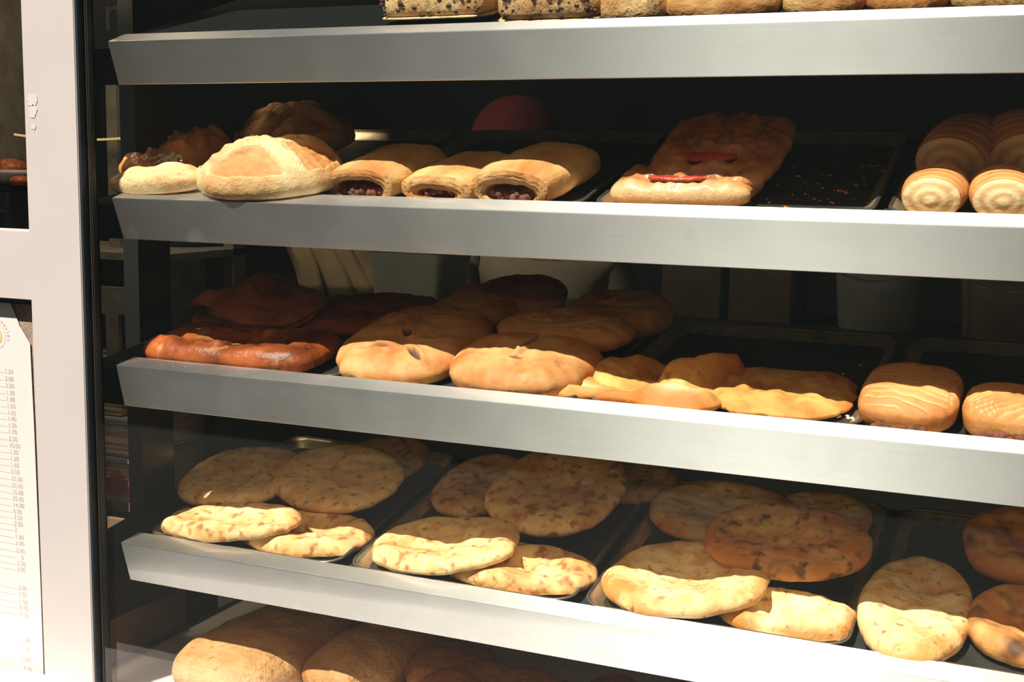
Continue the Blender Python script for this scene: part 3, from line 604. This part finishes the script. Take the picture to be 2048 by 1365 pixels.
# --- top shelf: coarse slabs, only their lower edges in view
G1 = 'slabs and rolls on the topmost shelf'
def slab(label, x0, x1, v0, h, t, seed, dep=.13, yaw=0, pitch=0):
    e = tag(empty('seeded_slab', place(1, (x0+x1)/2, v0+dep/2, h, pitch, 0, yaw)), label, 'bread', G1)
    link('crumb', disc((x1-x0)/2, dep/2, t, n=6, seed=seed, S=110, RT=34, center=.95, rimpos=.85, edge=.25, lump=.2, lf=60, onoise=.03, of=6), M_crumb, e)
    bm = bmesh.new(); rg = random.Random(seed)
    for k in range(60):
        bmesh.ops.create_icosphere(bm, subdivisions=1, radius=rg.uniform(.0018, .0045), matrix=Matrix.Translation((rg.uniform(-.46, .46)*(x1-x0), -dep*rg.uniform(.47, .497), t*rg.uniform(.08, .85))) @ Matrix.Diagonal((1.3, .7, .9, 1)))
    link('dark_flecks', from_bm('dark_flecks', bm), M_raisin, e, True)
    o = link('bottom_crust', disc((x1-x0)/2*1.02, dep/2*1.03, .006, n=6, seed=seed+3, S=80, RT=12, center=.9, edge=.5, lump=.3, onoise=.04, of=6), M_cream, e); o.location.z = -.003
slab('dark-flecked bread slab on the topmost shelf, the leftmost item there', .487, .672, .016, .024, .05, 111, pitch=-4)
slab('dark-flecked bread slab on the topmost shelf, second from the left', .690, .858, .012, .022, .05, 112, pitch=3)
for lab, X, a, sd_, m in (('crumbly pale bun on the topmost shelf right of the dark-flecked slabs', .900, .055, 113, M_crumb), ('coarse golden roll on the topmost shelf, the wide one in the middle', 1.03, .085, 114, M_puff), ('golden roll on the topmost shelf above the bright glare on the steel', 1.175, .058, 115, M_puff), ('dark topped roll on the topmost shelf near the right edge', 1.285, .055, 116, M_cro), ('last roll at the right end of the topmost shelf', 1.40, .062, 117, M_puff)):
    bread('coarse_roll', lab, 'bread', G1, disc(a, .06, .085, n=3, seed=sd_, S=90, RT=36, center=1, rimpos=.1, edge=.14, lump=.12, lf=60, onoise=.08, of=3), m, place(1, X, .070, .010))

# --- bottom board: big coarse breads
G5 = 'big coarse breads on the bottom board'
def big(label, mat, X, v, a, b, h, t, yaw=0, p=0, **kw):
    kw.setdefault('n', 3); kw.setdefault('center', 1); kw.setdefault('rimpos', .3); kw.setdefault('edge', .4); kw.setdefault('lump', .12); kw.setdefault('lf', 14)
    bread('coarse_bread', label, 'bread', G5, disc(a, b, t, S=100, RT=40, **kw), mat, place(5, X, v, h, p, 0, yaw))
big('large coarse bread with a sunlit front half, leftmost on the bottom board', M_rough, .165, .16, .125, .20, .0, .085, -3, seed=121, onoise=.03)
big('large coarse bread in shade beside the leftmost one on the bottom board', M_rough, .372, .215, .085, .165, .0, .085, -8, seed=122, onoise=.05)
big('lumpy brown bread in the middle of the bottom board, rear one', M_roughd, .52, .235, .085, .095, .0, .07, 0, seed=123, n=2.2, onoise=.1)
big('lumpy brown bread in the middle of the bottom board, front one', M_roughd, .655, .150, .150, .105, .0, .075, 4, seed=124, n=2.2, onoise=.1, feats=[('dent', -.1, .1, .3, .5, 0, .015)])
big('small brown bread right of the lumpy ones on the bottom board', M_roughd, .83, .24, .052, .075, .0, .06, 0, seed=125, n=2.2)
big('brown bread at the right, just under the lowest steel shelf', M_roughd, .965, .23, .072, .09, .0, .07, 0, seed=126, n=2.2)

# --- crumbs
def crumbs(label, s, pts, mat, rmax, seed):
    bm = bmesh.new(); rg = random.Random(seed)
    for (X, v, sx, sv, n, h) in pts:
        for k in range(n):
            q = frame(s) @ Matrix.Translation((X+rg.gauss(0, sx), max(-.04, v+rg.gauss(0, sv)), h)) @ Euler((rg.uniform(-.4, .4), rg.uniform(-.4, .4), rg.uniform(0, 3))).to_matrix().to_4x4() @ Matrix.Diagonal((rg.uniform(.6, 1.6), rg.uniform(.5, 1), rg.uniform(.25, .6), 1))
            bmesh.ops.create_icosphere(bm, subdivisions=1, radius=rg.uniform(.3, 1)*rmax, matrix=q)
    tag(link('crumbs', from_bm('crumbs', bm), mat), label, 'crumbs', None, 'stuff')
M_flake = simple('pastry_flakes', lin(196, 120, 60), rough=.6, var=.4, scale=40)
crumbs('brown pastry flakes scattered over the nearly empty tray on the second shelf', 2, [(1.15, .2, .06, .09, 70, .002), (1.22, .33, .02, .03, 14, .002), (1.198, .165, .007, .004, 10, .003)], M_flake, .004, 1)
crumbs('white crumbs on the third shelf tray beside the ribbed pastry', 3, [(1.225, .081, .006, .004, 7, .003), (1.24, .3, .04, .04, 8, .001)], M_feta, .004, 2)
crumbs('pale crumbs dusted on the left end of the third steel shelf', 3, [(.06, -.02, .05, .007, 45, .0215)], M_feta, .0011, 3)

# ------------------------------------------------------------------ price list left of the post
M_board = simple('brown_backing_board', lin(150, 128, 112), rough=.8, var=.25, scale=40, bump=.5)
tag(box('notice_board', -1.1, -.141, -.016, .0, -.36, .425, M_board), 'brown backing board behind the white price list', 'board')
pl = tag(empty('price_list', Matrix.Translation((-.3, -.018, -.35))), 'white paper price list with columns of prices and a cut corner', 'price list')
out = [(-.62, .4215), (-.2205, .4215), (-.203, .386), (-.2, .379), (-.177, .348), (-.1745, .2), (-.1725, -.1), (-.1725, -.355), (-.62, -.355)]
vs = [(x, -.0195, z) for x, z in out]+[(x, -.0185, z) for x, z in out]; n = len(out)
me = mesh('sheet', vs, [tuple(range(n))[::-1], tuple(range(n, 2*n))]+[(i, (i+1) % n, n+(i+1) % n, n+i) for i in range(n)])
bm = bmesh.new(); bm.from_mesh(me); bmesh.ops.recalc_face_normals(bm, faces=bm.faces); bm.to_mesh(me); bm.free()
def under(o, p): o.parent = p; o.matrix_parent_inverse = p.matrix_world.inverted(); return o
under(link('sheet', me, simple('white_paper', lin(204, 199, 194), rough=.7, var=.01)), pl)
M_ink = simple('faded_ink', lin(184, 168, 163), rough=.8, var=.15, scale=80)
M_line = simple('faded_line', lin(180, 176, 170), rough=.8, var=.1)
M_logo = simple('faded_orange_print', lin(208, 172, 124), rough=.8, var=.1)
prices = [(742, '1.20'), (757, '2.00'), (770, '2.00'), (784, '1.90'), (797, '1.80'), (810, '1.60'), (823, '1.60'), (835, '1.40'), (848, '1.50'), (861, '1.70'), (875, '2.50'), (888, '10.00'), (901, '1.20'), (914, '1.20'), (927, '1.60'), (940, '0.50'), (954, '25.00'), (968, '25.00'), (981, '35.00'), (994, '35.00'), (1007, '14.00'), (1020, '6.00'), (1032, '3.50'), (1045, '2.50'), (1057, '2.'), (1071, '1.80'), (1084, '2.00'), (1099, '2.00'), (1112, '0'), (1125, '2.50'), (1137, '3.00'), (1175, '2.00'), (1188, '1.50'), (1204, '1.50'), (1216, '0.10'), (1230, '0.50'), (1282, '1.80'), (1301, '1.80'), (1321, '0.80'), (1341, '4.00'), (1360, '2.20')]
dg = None
def text_into(bm, txt, M, size):
    cu = bpy.data.curves.new('t', 'FONT'); cu.body = txt; cu.size = size; ob = bpy.data.objects.new('t', cu); COL.objects.link(ob)
    d = bpy.context.evaluated_depsgraph_get(); d.update(); me = bpy.data.meshes.new_from_object(ob.evaluated_get(d)); me.transform(M)
    bm.from_mesh(me); bpy.data.objects.remove(ob); bpy.data.curves.remove(cu); bpy.data.meshes.remove(me)
bl = bmesh.new()
TR = Matrix.Rotation(R(90), 4, 'X')
for py, t in prices:
    z = .2942-(py-742)*.000938; x = -.2395+(py-742)*.000030
    bm = bmesh.new(); text_into(bm, t, Matrix.Translation((x+(.012 if t == '0' else 0), -.0199, z-.004)) @ TR, .0122)
    me = bpy.data.meshes.new('price'); bm.to_mesh(me); bm.free(); under(link('price', me, M_ink), pl)
    vv = [bl.verts.new(q) for q in ((-.60, -.0198, z-.0035), (x-.001, -.0198, z-.0035), (x-.001, -.0198, z-.0028), (-.60, -.0198, z-.0028))]; bl.faces.new(vv)
me = bpy.data.meshes.new('leader_lines'); bl.to_mesh(me); bl.free(); under(link('leader_lines', me, M_line), pl)
bm = bmesh.new(); cx, cz = -.2585, .357
for k, ch in enumerate('9obdo28o'):
    a = R(86-k*13); rr = .0285
    text_into(bm, ch, Matrix.Translation((cx+rr*math.cos(a), -.0199, cz+rr*math.sin(a))) @ TR @ Matrix.Rotation(a-R(90), 4, 'Z'), .0085)
me = bpy.data.meshes.new('ring_lettering'); bm.to_mesh(me); bm.free(); under(link('ring_lettering', me, M_ink), pl)
def ring(bm, cx, cz, r0, r1, y, S=48):
    A = [bm.verts.new((cx+r0*math.cos(2*math.pi*k/S), y, cz+r0*math.sin(2*math.pi*k/S))) for k in range(S)]; B = [bm.verts.new((cx+r1*math.cos(2*math.pi*k/S), y, cz+r1*math.sin(2*math.pi*k/S))) for k in range(S)]
    for k in range(S): bm.faces.new((A[k], A[(k+1) % S], B[(k+1) % S], B[k]))
bm = bmesh.new(); ring(bm, cx, cz, .0240, .0246, -.0199); me = bpy.data.meshes.new('ring_outline'); bm.to_mesh(me); bm.free(); under(link('ring_outline', me, M_line), pl)
bm = bmesh.new(); ring(bm, cx, cz, .0125, .0165, -.0199); me = bpy.data.meshes.new('ring_emblem'); bm.to_mesh(me); bm.free(); under(link('ring_emblem', me, M_logo), pl)

# ------------------------------------------------------------------ dim shop interior, left of the case
M_greywood = simple('grey_wood', lin(126, 122, 112), rough=.8, var=.2, scale=20, bump=.4)
M_brownwood = simple('brown_board', lin(112, 84, 62), rough=.7, var=.2, scale=10)
rk = tag(empty('storage_rack', Matrix.Translation((-.7, .7, -.95))), 'brown storage rack left of the display case', 'rack')
def rb(nm, *a, **k): return under(box(nm, *a, **k), rk)
rb('board', -1.05, -.40, .575, .95, -.150, -.128, M_brownwood); rb('front_panel', -1.05, -.40, .515, .53, -.95, -.150, M_brownwood)
rb('board', -1.05, -.40, .595, .95, .20, .215, M_greywood); rb('board', -1.05, -.40, .62, .95, .445, .462, M_greywood)
rb('post', -1.05, -1.02, .52, .95, -.95, 1.2, M_greywood); rb('post', -.672, -.640, .76, .80, .462, 1.2, M_greywood); rb('post', -.43, -.40, .90, .95, -.95, .60, M_greywood)
M_sheet = simple('paper_bag', lin(214, 190, 162), rough=.8, var=.08, scale=30)
M_wrap = simple('thin_wrap', lin(150, 158, 162), rough=.35, var=.1)
def bundle(label, x0, x1, y0, y1, z0, n, th, seed, mark=False, band=False):
    e = tag(empty('paper_bag_bundle', Matrix.Translation(((x0+x1)/2, y0, z0))), label, 'paper bags', 'bundles of paper bags on the rack')
    rg = random.Random(seed); bm = bmesh.new()
    for k in range(n):
        j = rg.uniform(-.003, .003); add_box(bm, x0+j, x1+j, y0+rg.uniform(-.002, .002), y1, z0+k*th, z0+k*th+th*.86)
    under(link('bags', from_bm('bags', bm), M_sheet), e)
    zt_ = z0+n*th; under(box('wrap', x0-.004, x1+.004, y0-.004, y1, zt_-.012, zt_+.003, M_wrap, None, .003), e)
    if band: 
        bm = bmesh.new(); add_tube(bm, [((x0+x1)/2+.06, y0-.006, z0), ((x0+x1)/2+.063, y0-.007, z0+n*th*.5), ((x0+x1)/2+.06, y0-.006, zt_+.004), ((x0+x1)/2+.06, y0+.1, zt_+.005)], .0015, 6); under(link('band', from_bm('band', bm), M_brownwood), e)
    if mark:
        bm = bmesh.new(); c = x1-.055; zc = z0+n*th*.42; hz = .034
        for k in range(n):
            zk = z0+k*th; d = 1-abs(zk-zc)/hz
            if d > 0: add_box(bm, c-.042*d, c+.042*d, y0-.0045, y0-.002, zk+th*.1, zk+th*.75)
        p = under(link('printed_mark', from_bm('printed_mark', bm), simple('red_print', lin(170, 60, 50), rough=.7)), e); p['label'] = 'red diamond print across the folded edges'
bundle('bundle of paper bags with a red diamond print, lowest on the rack', -.78, -.452, .58, .85, -.128, 18, .0058, 1, mark=True)
bundle('middle bundle of paper bags tied with a band on the rack', -.78, -.46, .58, .85, -.018, 14, .0062, 2, band=True)
bundle('topmost bundle of paper bags, just below the third steel shelf', -.80, -.51, .60, .85, .075, 8, .0062, 3)
sl = tag(empty('slatted_crate', Matrix.Translation((-.6, .6, .215))), 'grey slatted crate seen left of the display case', 'crate')
def sb_(nm, *a): return under(box(nm, *a, M_greywood), sl)
sb_('board', -.75, -.455, .60, .612, .318, .382); sb_('slat', -.550, -.513, .60, .612, .216, .318); sb_('slat', -.486, -.455, .598, .612, .216, .445); sb_('slat', -.66, -.60, .60, .612, .216, .318); sb_('side', -.455, -.45, .60, .85, .216, .445)
bc = tag(empty('blue_barrel', Matrix.Translation((-.60, .95, .462))), 'dark blue plastic barrel standing on the rack', 'barrel')
bm = bmesh.new(); prof = [(.0, 0), (.10, 0), (.112, .02), (.112, .07), (.118, .08), (.112, .09), (.112, .17), (.118, .18), (.112, .19), (.108, .26), (.09, .28), (0, .285)]
S = 40; rows = [[bm.verts.new((r*math.cos(2*math.pi*k/S), r*math.sin(2*math.pi*k/S), z)) for k in range(S)] for r, z in prof[1:-1]]
for A, B in zip(rows, rows[1:]):
    for k in range(S): bm.faces.new((A[k], A[(k+1) % S], B[(k+1) % S], B[k]))
bm.faces.new(rows[0][::-1]); bm.faces.new(rows[-1])
link('body', from_bm('body', bm), simple('blue_plastic', lin(36, 74, 104), rough=.4), bc, True)
bm = bmesh.new()
for k in range(60):
    q = k/59; bmesh.ops.create_icosphere(bm, subdivisions=2, radius=.0032, matrix=Matrix.Translation((-.95+q*.42, .74, .733+.012*(2*q-1)**2-.006)))
gm, n_, l_, b_ = newmat('gold_bead'); b_.inputs['Base Color'].default_value = (.8, .55, .15, 1); b_.inputs['Metallic'].default_value = 1; b_.inputs['Roughness'].default_value = .25; b_.inputs['Emission Color'].default_value = (1, .7, .25, 1); b_.inputs['Emission Strength'].default_value = .6
tag(link('bead_garland', from_bm('bead_garland', bm), gm), 'string of small glowing golden beads across the dark left side', 'garland')

# seen through the narrow left window: counter with a bowl and glazed buns
M_counter = simple('dark_counter', lin(48, 62, 70), rough=.4, scale=4)
ct = tag(empty('side_counter', Matrix.Translation((-.9, .35, -.95))), 'dark blue-grey counter behind the narrow left window', 'counter')
under(box('counter_top', -1.5, -.56, .30, .48, .607, .619, M_rubber, None, .002), ct); under(box('counter_front', -1.5, -.56, .315, .48, -.95, .607, M_counter), ct); under(box('counter_strip', -1.5, -.56, .311, .315, .565, .568, M_trayrim), ct)
bm = bmesh.new(); pr = [(.03, 0), (.045, .004), (.062, .018), (.070, .034), (.067, .034), (.058, .018), (.04, .007)]
rows = [[bm.verts.new((r*math.cos(2*math.pi*k/S), r*math.sin(2*math.pi*k/S), z)) for k in range(S)] for r, z in pr]
for A, B in zip(rows, rows[1:]):
    for k in range(S): bm.faces.new((A[k], A[(k+1) % S], B[(k+1) % S], B[k]))
bm.faces.new(rows[0][::-1]); bm.faces.new(rows[-1])
o = tag(link('white_dish', from_bm('white_dish', bm), M_base, None, True), 'pale dish holding a glazed bun behind the left window', 'dish'); o.location = (-.605, .38, .619)
o = bread('glazed_bun', 'shiny red-brown bun in the pale dish behind the left window', 'bun', 'buns on the side counter', disc(.04, .04, .045, seed=131, center=1, rimpos=.0, edge=.4, lump=.03), M_burek, Matrix.Translation((-.598, .372, .632)))
o = bread('glazed_bun', 'small bun on the counter right beside the white post', 'bun', 'buns on the side counter', disc(.02, .022, .022, seed=132, center=1, rimpos=.0, edge=.4, lump=.03, S=48, RT=16), M_burek, Matrix.Translation((-.548, .345, .62)))

# ------------------------------------------------------------------ behind the shelves: worktop, bags, tubs, person
wk = tag(empty('worktop', Matrix.Translation((.7, .9, -.95))), 'dark worktop behind the display shelves', 'worktop')
under(box('top', -.35, 2.4, .70, 1.16, .335, .36, M_counter, None, .003), wk); under(box('cabinet', -.33, 2.38, .72, 1.14, -.95, .335, simple('dark_cabinet', lin(26, 26, 25), rough=.6)), wk)
M_bag = simple('cream_paper', lin(196, 178, 142), rough=.8, var=.1, scale=20)
for k, (x0, x1, lab) in enumerate(((-.235, -.165, 'cream paper bread sleeve, leftmost of the leaning bunch'), (-.19, -.105, 'cream paper bread sleeve, second of the leaning bunch'), (-.135, -.06, 'cream paper bread sleeve, third of the leaning bunch'), (-.085, -.015, 'cream paper bread sleeve, rightmost of the leaning bunch'))):
    vs = []; fs = []; nz_ = 10; w = (x1-x0)
    for i in range(nz_+1):
        q = i/nz_; z = .362+.30*q; sh = -.10*q+.012*math.sin(q*6+k)
        for j in range(7):
            u = j/6; vs.append((x0+.06+u*w+sh, .84+k*.022+.018*abs(u-.5)*2-.05*q+.004*math.sin(u*12+k), z))
    for i in range(nz_):
        for j in range(6): fs.append((i*7+j, i*7+j+1, i*7+j+8, i*7+j+7))
    o = tag(link('bread_sleeve', mesh('bread_sleeve', vs, fs), M_bag, None, True), lab, 'paper bag', 'leaning paper sleeves'); md = o.modifiers.new('s', 'SOLIDIFY'); md.thickness = .004
M_tub = simple('grey_plastic', lin(150, 156, 152), rough=.4, scale=6)
def tub(name, label, cat, x, y, z, hx, hy, h, mat, lidm=None):
    e = tag(empty(name, Matrix.Translation((x, y, z))), label, cat)
    Lp = [[(px, py, zz) for px, py in rrect(hx*k, hy*k, .02*k)] for k, zz in ((.3, .004), (.86, .004), (.97, h-.01), (1, h-.01), (1, h), (.93, h), (.82, .012), (.3, .012))]
    link('body', loops_mesh('body', Lp), mat, e)
    if lidm: o = box('lid', -hx*1.02, hx*1.02, -hy*1.02, hy*1.02, h, h+.012, lidm, e, .004)
tub('plastic_tub', 'pale grey plastic tub left of the person behind the shelves', 'tub', .10, .96, .36, .105, .09, .13, M_tub, M_tub)
M_card = simple('cardboard', lin(120, 104, 84), rough=.8, var=.12)
def carton(label, x0, x1, y0, y1, z0, z1):
    e = tag(empty('carton', Matrix.Translation(((x0+x1)/2, y0, z0))), label, 'box', 'cartons on the worktop')
    under(box('body', x0, x1, y0, y1, z0, z1, M_card, None, .002), e); under(box('flap', x0+.004, x1-.004, y0, (y0+y1)/2-.001, z1, z1+.003, M_card), e); under(box('flap', x0+.004, x1-.004, (y0+y1)/2+.001, y1, z1, z1+.003, M_card), e); under(box('tape', x0+.01, x1-.01, (y0+y1)/2-.02, (y0+y1)/2+.02, z1+.003, z1+.0035, M_bag), e)
carton('cardboard carton on the worktop, left one of the dim pair', .72, .85, .90, 1.10, .361, .56); carton('cardboard carton on the worktop, right one of the dim pair', .868, 1.0, .90, 1.10, .361, .58)
def bucket(label, x, y, z, r, h, mat):
    e = tag(empty('bucket', Matrix.Translation((x, y, z))), label, 'bucket', 'buckets on the worktop')
    bm = bmesh.new(); pr = [(r*.82, 0), (r*.98, h*.9), (r*1.05, h*.9), (r*1.05, h), (r*.96, h), (r*.8, .01)]
    rows = [[bm.verts.new((q*math.cos(2*math.pi*k/S), q*math.sin(2*math.pi*k/S), zz)) for k in range(S)] for q, zz in pr]
    for A, B in zip(rows, rows[1:]):
        for k in range(S): bm.faces.new((A[k], A[(k+1) % S], B[(k+1) % S], B[k]))
    bm.faces.new(rows[0][::-1]); bm.faces.new(rows[-1]); pail = link('pail', from_bm('pail', bm), mat, e)
    bm = bmesh.new(); add_tube(bm, [(r*1.06*math.cos(R(a)), -r*1.08-.01*math.sin(R(a)), h*.85-.7*r*math.sin(R(a))) for a in range(0, 181, 12)], .0025, 6); link('handle', from_bm('handle', bm), M_trayrim, pail, True)
bucket('dim grey bucket on the worktop right of the cartons', 1.17, .95, .361, .095, .2, M_tub); bucket('brownish bucket on the worktop at the right edge', 1.42, .93, .361, .10, .2, M_card)

# person behind the worktop: white work coat, dark red cap, back to the window
pr_ = tag(empty('person', Matrix.Translation((.31, 1.38, -.95))), 'person in a white work coat and dark red cap behind the shelves', 'person')
def skin_obj(name, verts, edges, radii, mat, root=0, sub=2):
    me = bpy.data.meshes.new(name); me.from_pydata(verts, edges, []); o = bpy.data.objects.new(name, me); COL.objects.link(o)
    md = o.modifiers.new('skin', 'SKIN'); md.use_smooth_shade = True
    for i, r in enumerate(radii): me.skin_vertices[0].data[i].radius = r if isinstance(r, tuple) else (r, r)
    for i in range(len(verts)): me.skin_vertices[0].data[i].use_root = (i == root)
    s_ = o.modifiers.new('sub', 'SUBSURF'); s_.levels = sub; s_.render_levels = sub
    me.materials.append(mat); return o
M_skin = simple('skin', lin(190, 140, 112), rough=.55, var=.05); M_coat = simple('white_cloth', lin(196, 190, 176), rough=.85, var=.06, scale=8, bump=.2)
M_red = simple('dark_red_cloth', lin(120, 36, 38), rough=.85, var=.1); M_trs = simple('dark_trousers', lin(44, 46, 54), rough=.9)
bx, by_ = .31, 1.38
J = [(0, 0, .0), (-.01, -.01, .16), (-.03, -.03, .33), (-.06, -.05, .47), (-.10, -.06, .56), (-.115, -.065, .66), (-.12, -.06, .74),
     (.10, .0, -.06), (.11, -.02, -.45), (.11, .01, -.87), (.11, .13, -.91), (-.10, .0, -.06), (-.11, -.02, -.45), (-.11, .01, -.87), (-.11, .13, -.91),
     (.13, -.02, .44), (.20, .02, .18), (.13, .22, .06), (.10, .28, .06), (-.27, -.02, .46), (-.33, .02, .2), (-.28, .22, .12), (-.25, .28, .12)]
Ed = [(0, 1), (1, 2), (2, 3), (3, 4), (4, 5), (5, 6), (0, 7), (7, 8), (8, 9), (9, 10), (0, 11), (11, 12), (12, 13), (13, 14), (3, 15), (15, 16), (16, 17), (17, 18), (3, 19), (19, 20), (20, 21), (21, 22)]
Rd = [(.15, .10), (.14, .095), (.16, .11), (.13, .09), (.052, .052), (.072, .085), (.066, .08), .085, .06, .045, .035, .085, .06, .045, .035, .055, .042, .032, .028, .055, .042, .032, .028]
o = under(skin_obj('body', [(bx+x, by_+y, z) for x, y, z in J], Ed, Rd, M_skin), pr_)
coatJ = [0, 1, 2, 3, 15, 16, 19, 20]; cj = [(bx+J[i][0], by_+J[i][1], J[i][2]) for i in coatJ]; cj.append((bx, by_, -.35)); 
o = under(skin_obj('coat', cj, [(8, 0), (0, 1), (1, 2), (2, 3), (3, 4), (4, 5), (3, 6), (6, 7)], [(.185, .135), (.172, .122), (.19, .135), (.15, .108), .07, .06, .07, .06, (.21, .16)], M_coat), pr_)
for s_ in (0, 1):
    a_, b_ = (16, 17) if s_ == 0 else (20, 21)
    bm = bmesh.new(); add_tube(bm, [(bx+J[a_][0], by_+J[a_][1], J[a_][2]), (bx+J[b_][0], by_+J[b_][1], J[b_][2])], [.056, .044], 14); under(link('sleeve', from_bm('sleeve', bm), M_red, None, True), pr_)
    hx, hy, hz = (bx+J[b_+1][0], by_+J[b_+1][1], J[b_+1][2]); V_ = [(hx, hy, hz), (hx, hy+.05, hz-.005)]; E_ = [(0, 1)]; R_ = [(.03, .016), (.036, .016)]
    for k in range(4):
        fx = hx+(k-1.5)*.018; ln = (.065, .075, .07, .055)[k]; i0 = len(V_); V_ += [(fx, hy+.055, hz-.005), (fx, hy+.055+ln*.5, hz-.012), (fx, hy+.055+ln, hz-.032)]; E_ += [(1, i0), (i0, i0+1), (i0+1, i0+2)]; R_ += [.009, .008, .007]
    sg = 1 if s_ == 1 else -1; i0 = len(V_); V_ += [(hx+sg*.034, hy+.02, hz-.008), (hx+sg*.05, hy+.05, hz-.016)]; E_ += [(0, i0), (i0, i0+1)]; R_ += [.010, .008]
    under(skin_obj('hand', V_, E_, R_, M_skin), pr_)
for s_ in (1, -1):
    bm = bmesh.new(); add_tube(bm, [(bx+s_*.09, by_, .0), (bx+s_*.11, by_-.02, -.45), (bx+s_*.11, by_, -.88)], [.115, .085, .075], 16); under(link('trouser_leg', from_bm('trouser_leg', bm), M_trs, None, True), pr_)
hx, hy, hz = bx-.118, by_-.062, .70
bm = bmesh.new(); bmesh.ops.create_uvsphere(bm, u_segments=28, v_segments=14, radius=1, matrix=Matrix.Translation((hx, hy, hz+.05)) @ Matrix.Diagonal((.118, .128, .115, 1)))
bmesh.ops.delete(bm, geom=[v for v in bm.verts if v.co.z < hz+.02], context='VERTS'); bm2 = from_bm('cap', bm); c_ = under(link('cap', bm2, M_red, None, True), pr_); md = c_.modifiers.new('s', 'SOLIDIFY'); md.thickness = .006
vs = []; fs = []
for k in range(13):
    a = R(20+140*k/12); vs += [(hx+.115*math.cos(a), hy+.124*math.sin(a), hz+.03), (hx+.14*math.cos(a), hy+.20*math.sin(a), hz+.015)]
for k in range(12): fs.append((2*k, 2*k+1, 2*k+3, 2*k+2))
c_ = link('cap_brim', mesh('cap_brim', vs, fs), M_red, c_, True); md = c_.modifiers.new('s', 'SOLIDIFY'); md.thickness = .006
M_hair = simple('dark_hair', lin(40, 32, 28), rough=.7)
bm = bmesh.new(); bmesh.ops.create_uvsphere(bm, u_segments=24, v_segments=14, radius=1, matrix=Matrix.Translation((hx, hy-.006, hz+.01)) @ Matrix.Diagonal((.096, .108, .105, 1)))
bmesh.ops.delete(bm, geom=[v for v in bm.verts if v.co.y > hy+.03 and v.co.z < hz+.05 or v.co.z < hz-.07], context='VERTS'); under(link('hair', from_bm('hair', bm), M_hair, None, True), pr_)
for s_ in (1, -1):
    bm = bmesh.new(); bmesh.ops.create_uvsphere(bm, u_segments=12, v_segments=8, radius=1, matrix=Matrix.Translation((hx+s_*.098, hy, hz-.01)) @ Matrix.Diagonal((.012, .02, .032, 1))); under(link('ear', from_bm('ear', bm), M_skin, None, True), pr_)
bm = bmesh.new(); add_tube(bm, [(bx+.19, by_-.10, .13), (bx+.205, by_-.13, .11), (bx+.23, by_-.14, .06)], .006, 6); under(link('apron_string', from_bm('apron_string', bm), M_coat, None, True), pr_)

# added fill lamp, out of view, brightens the items left of the case
cl = tag(empty('fill_lamp', Matrix.Translation((-.38, .30, 1.62))), 'unseen round fill lamp added on the shop ceiling', 'lamp')
bm = bmesh.new(); pr = [(.02, 0), (.16, 0), (.165, -.03), (.15, -.035)]
rows = [[bm.verts.new((-.38+r*math.cos(2*math.pi*k/S), .30+r*math.sin(2*math.pi*k/S), 1.62+z)) for k in range(S)] for r, z in pr]
for A, B in zip(rows, rows[1:]):
    for k in range(S): bm.faces.new((A[k], A[(k+1) % S], B[(k+1) % S], B[k]))
under(link('housing', from_bm('housing', bm), M_white), cl)
ml, n_, l_, b_ = newmat('fill_lamp_diffuser'); b_.inputs['Emission Color'].default_value = (1, .8, .55, 1); b_.inputs['Emission Strength'].default_value = 1.5
bm = bmesh.new(); bmesh.ops.create_circle(bm, cap_ends=True, segments=40, radius=.15, matrix=Matrix.Translation((-.38, .30, 1.586))); under(link('diffuser', from_bm('diffuser', bm), ml), cl)
ld = bpy.data.lights.new('fill_light', 'AREA'); ld.shape = 'DISK'; ld.size = .28; ld.energy = 6; ld.color = (1, .78, .52)
lo = bpy.data.objects.new('fill_light', ld); COL.objects.link(lo); lo.location = (-.38, .30, 1.58); under(lo, cl)

# chalky smudge on the white post and grey lettering on the inner pane
def blot(name, cx, cz, rx, rz, y, seed, mat, parent):
    n = 28; P = [(cx+rx*math.cos(2*math.pi*k/n)*(1+.45*N3(math.cos(2*math.pi*k/n)*2, math.sin(2*math.pi*k/n)*2, seed)), cz+rz*math.sin(2*math.pi*k/n)*(1+.45*N3(math.cos(2*math.pi*k/n)*2, math.sin(2*math.pi*k/n)*2, seed+4))) for k in range(n)]
    vs = [(x, y, z) for x, z in P]+[(x, y-.0006, z) for x, z in P]
    return link(name, mesh(name, vs, [tuple(range(n)), tuple(range(n, 2*n))[::-1]]+[(i, n+i, n+(i+1) % n, (i+1) % n) for i in range(n)]), mat, parent)
M_chalk = simple('chalk_smudge', lin(193, 186, 183), rough=.9, var=.04, scale=200)
for cx, cz, rx, rz, sd_ in ((-.122, .775, .012, .010, 1), (-.1215, .757, .009, .011, 2), (-.121, .731, .005, .005, 3)): blot('smudge', cx, cz, rx, rz, -.0502, sd_, M_chalk, w1)
sg_ = tag(empty('hanging_sign', Matrix.Translation((-.24, .33, .90))), 'dark hanging sign with faint grey letters above the left shelf end', 'sign')
bd_ = under(box('board', -.34, -.165, .325, .335, .88, 1.30, simple('dark_sign_board', lin(30, 34, 33), rough=.8), None, .002), sg_)
M_letter = simple('grey_lettering', lin(78, 82, 76), rough=.8)
for ch, x, z, sz in (('n', -.292, .935, .105), ('u', -.236, .942, .085)):
    bm = bmesh.new(); text_into(bm, ch, Matrix.Translation((x, .3242, z)) @ TR, sz); me = bpy.data.meshes.new('letter'); bm.to_mesh(me); bm.free(); link('letter', me, M_letter, bd_)['label'] = 'faint grey letter'
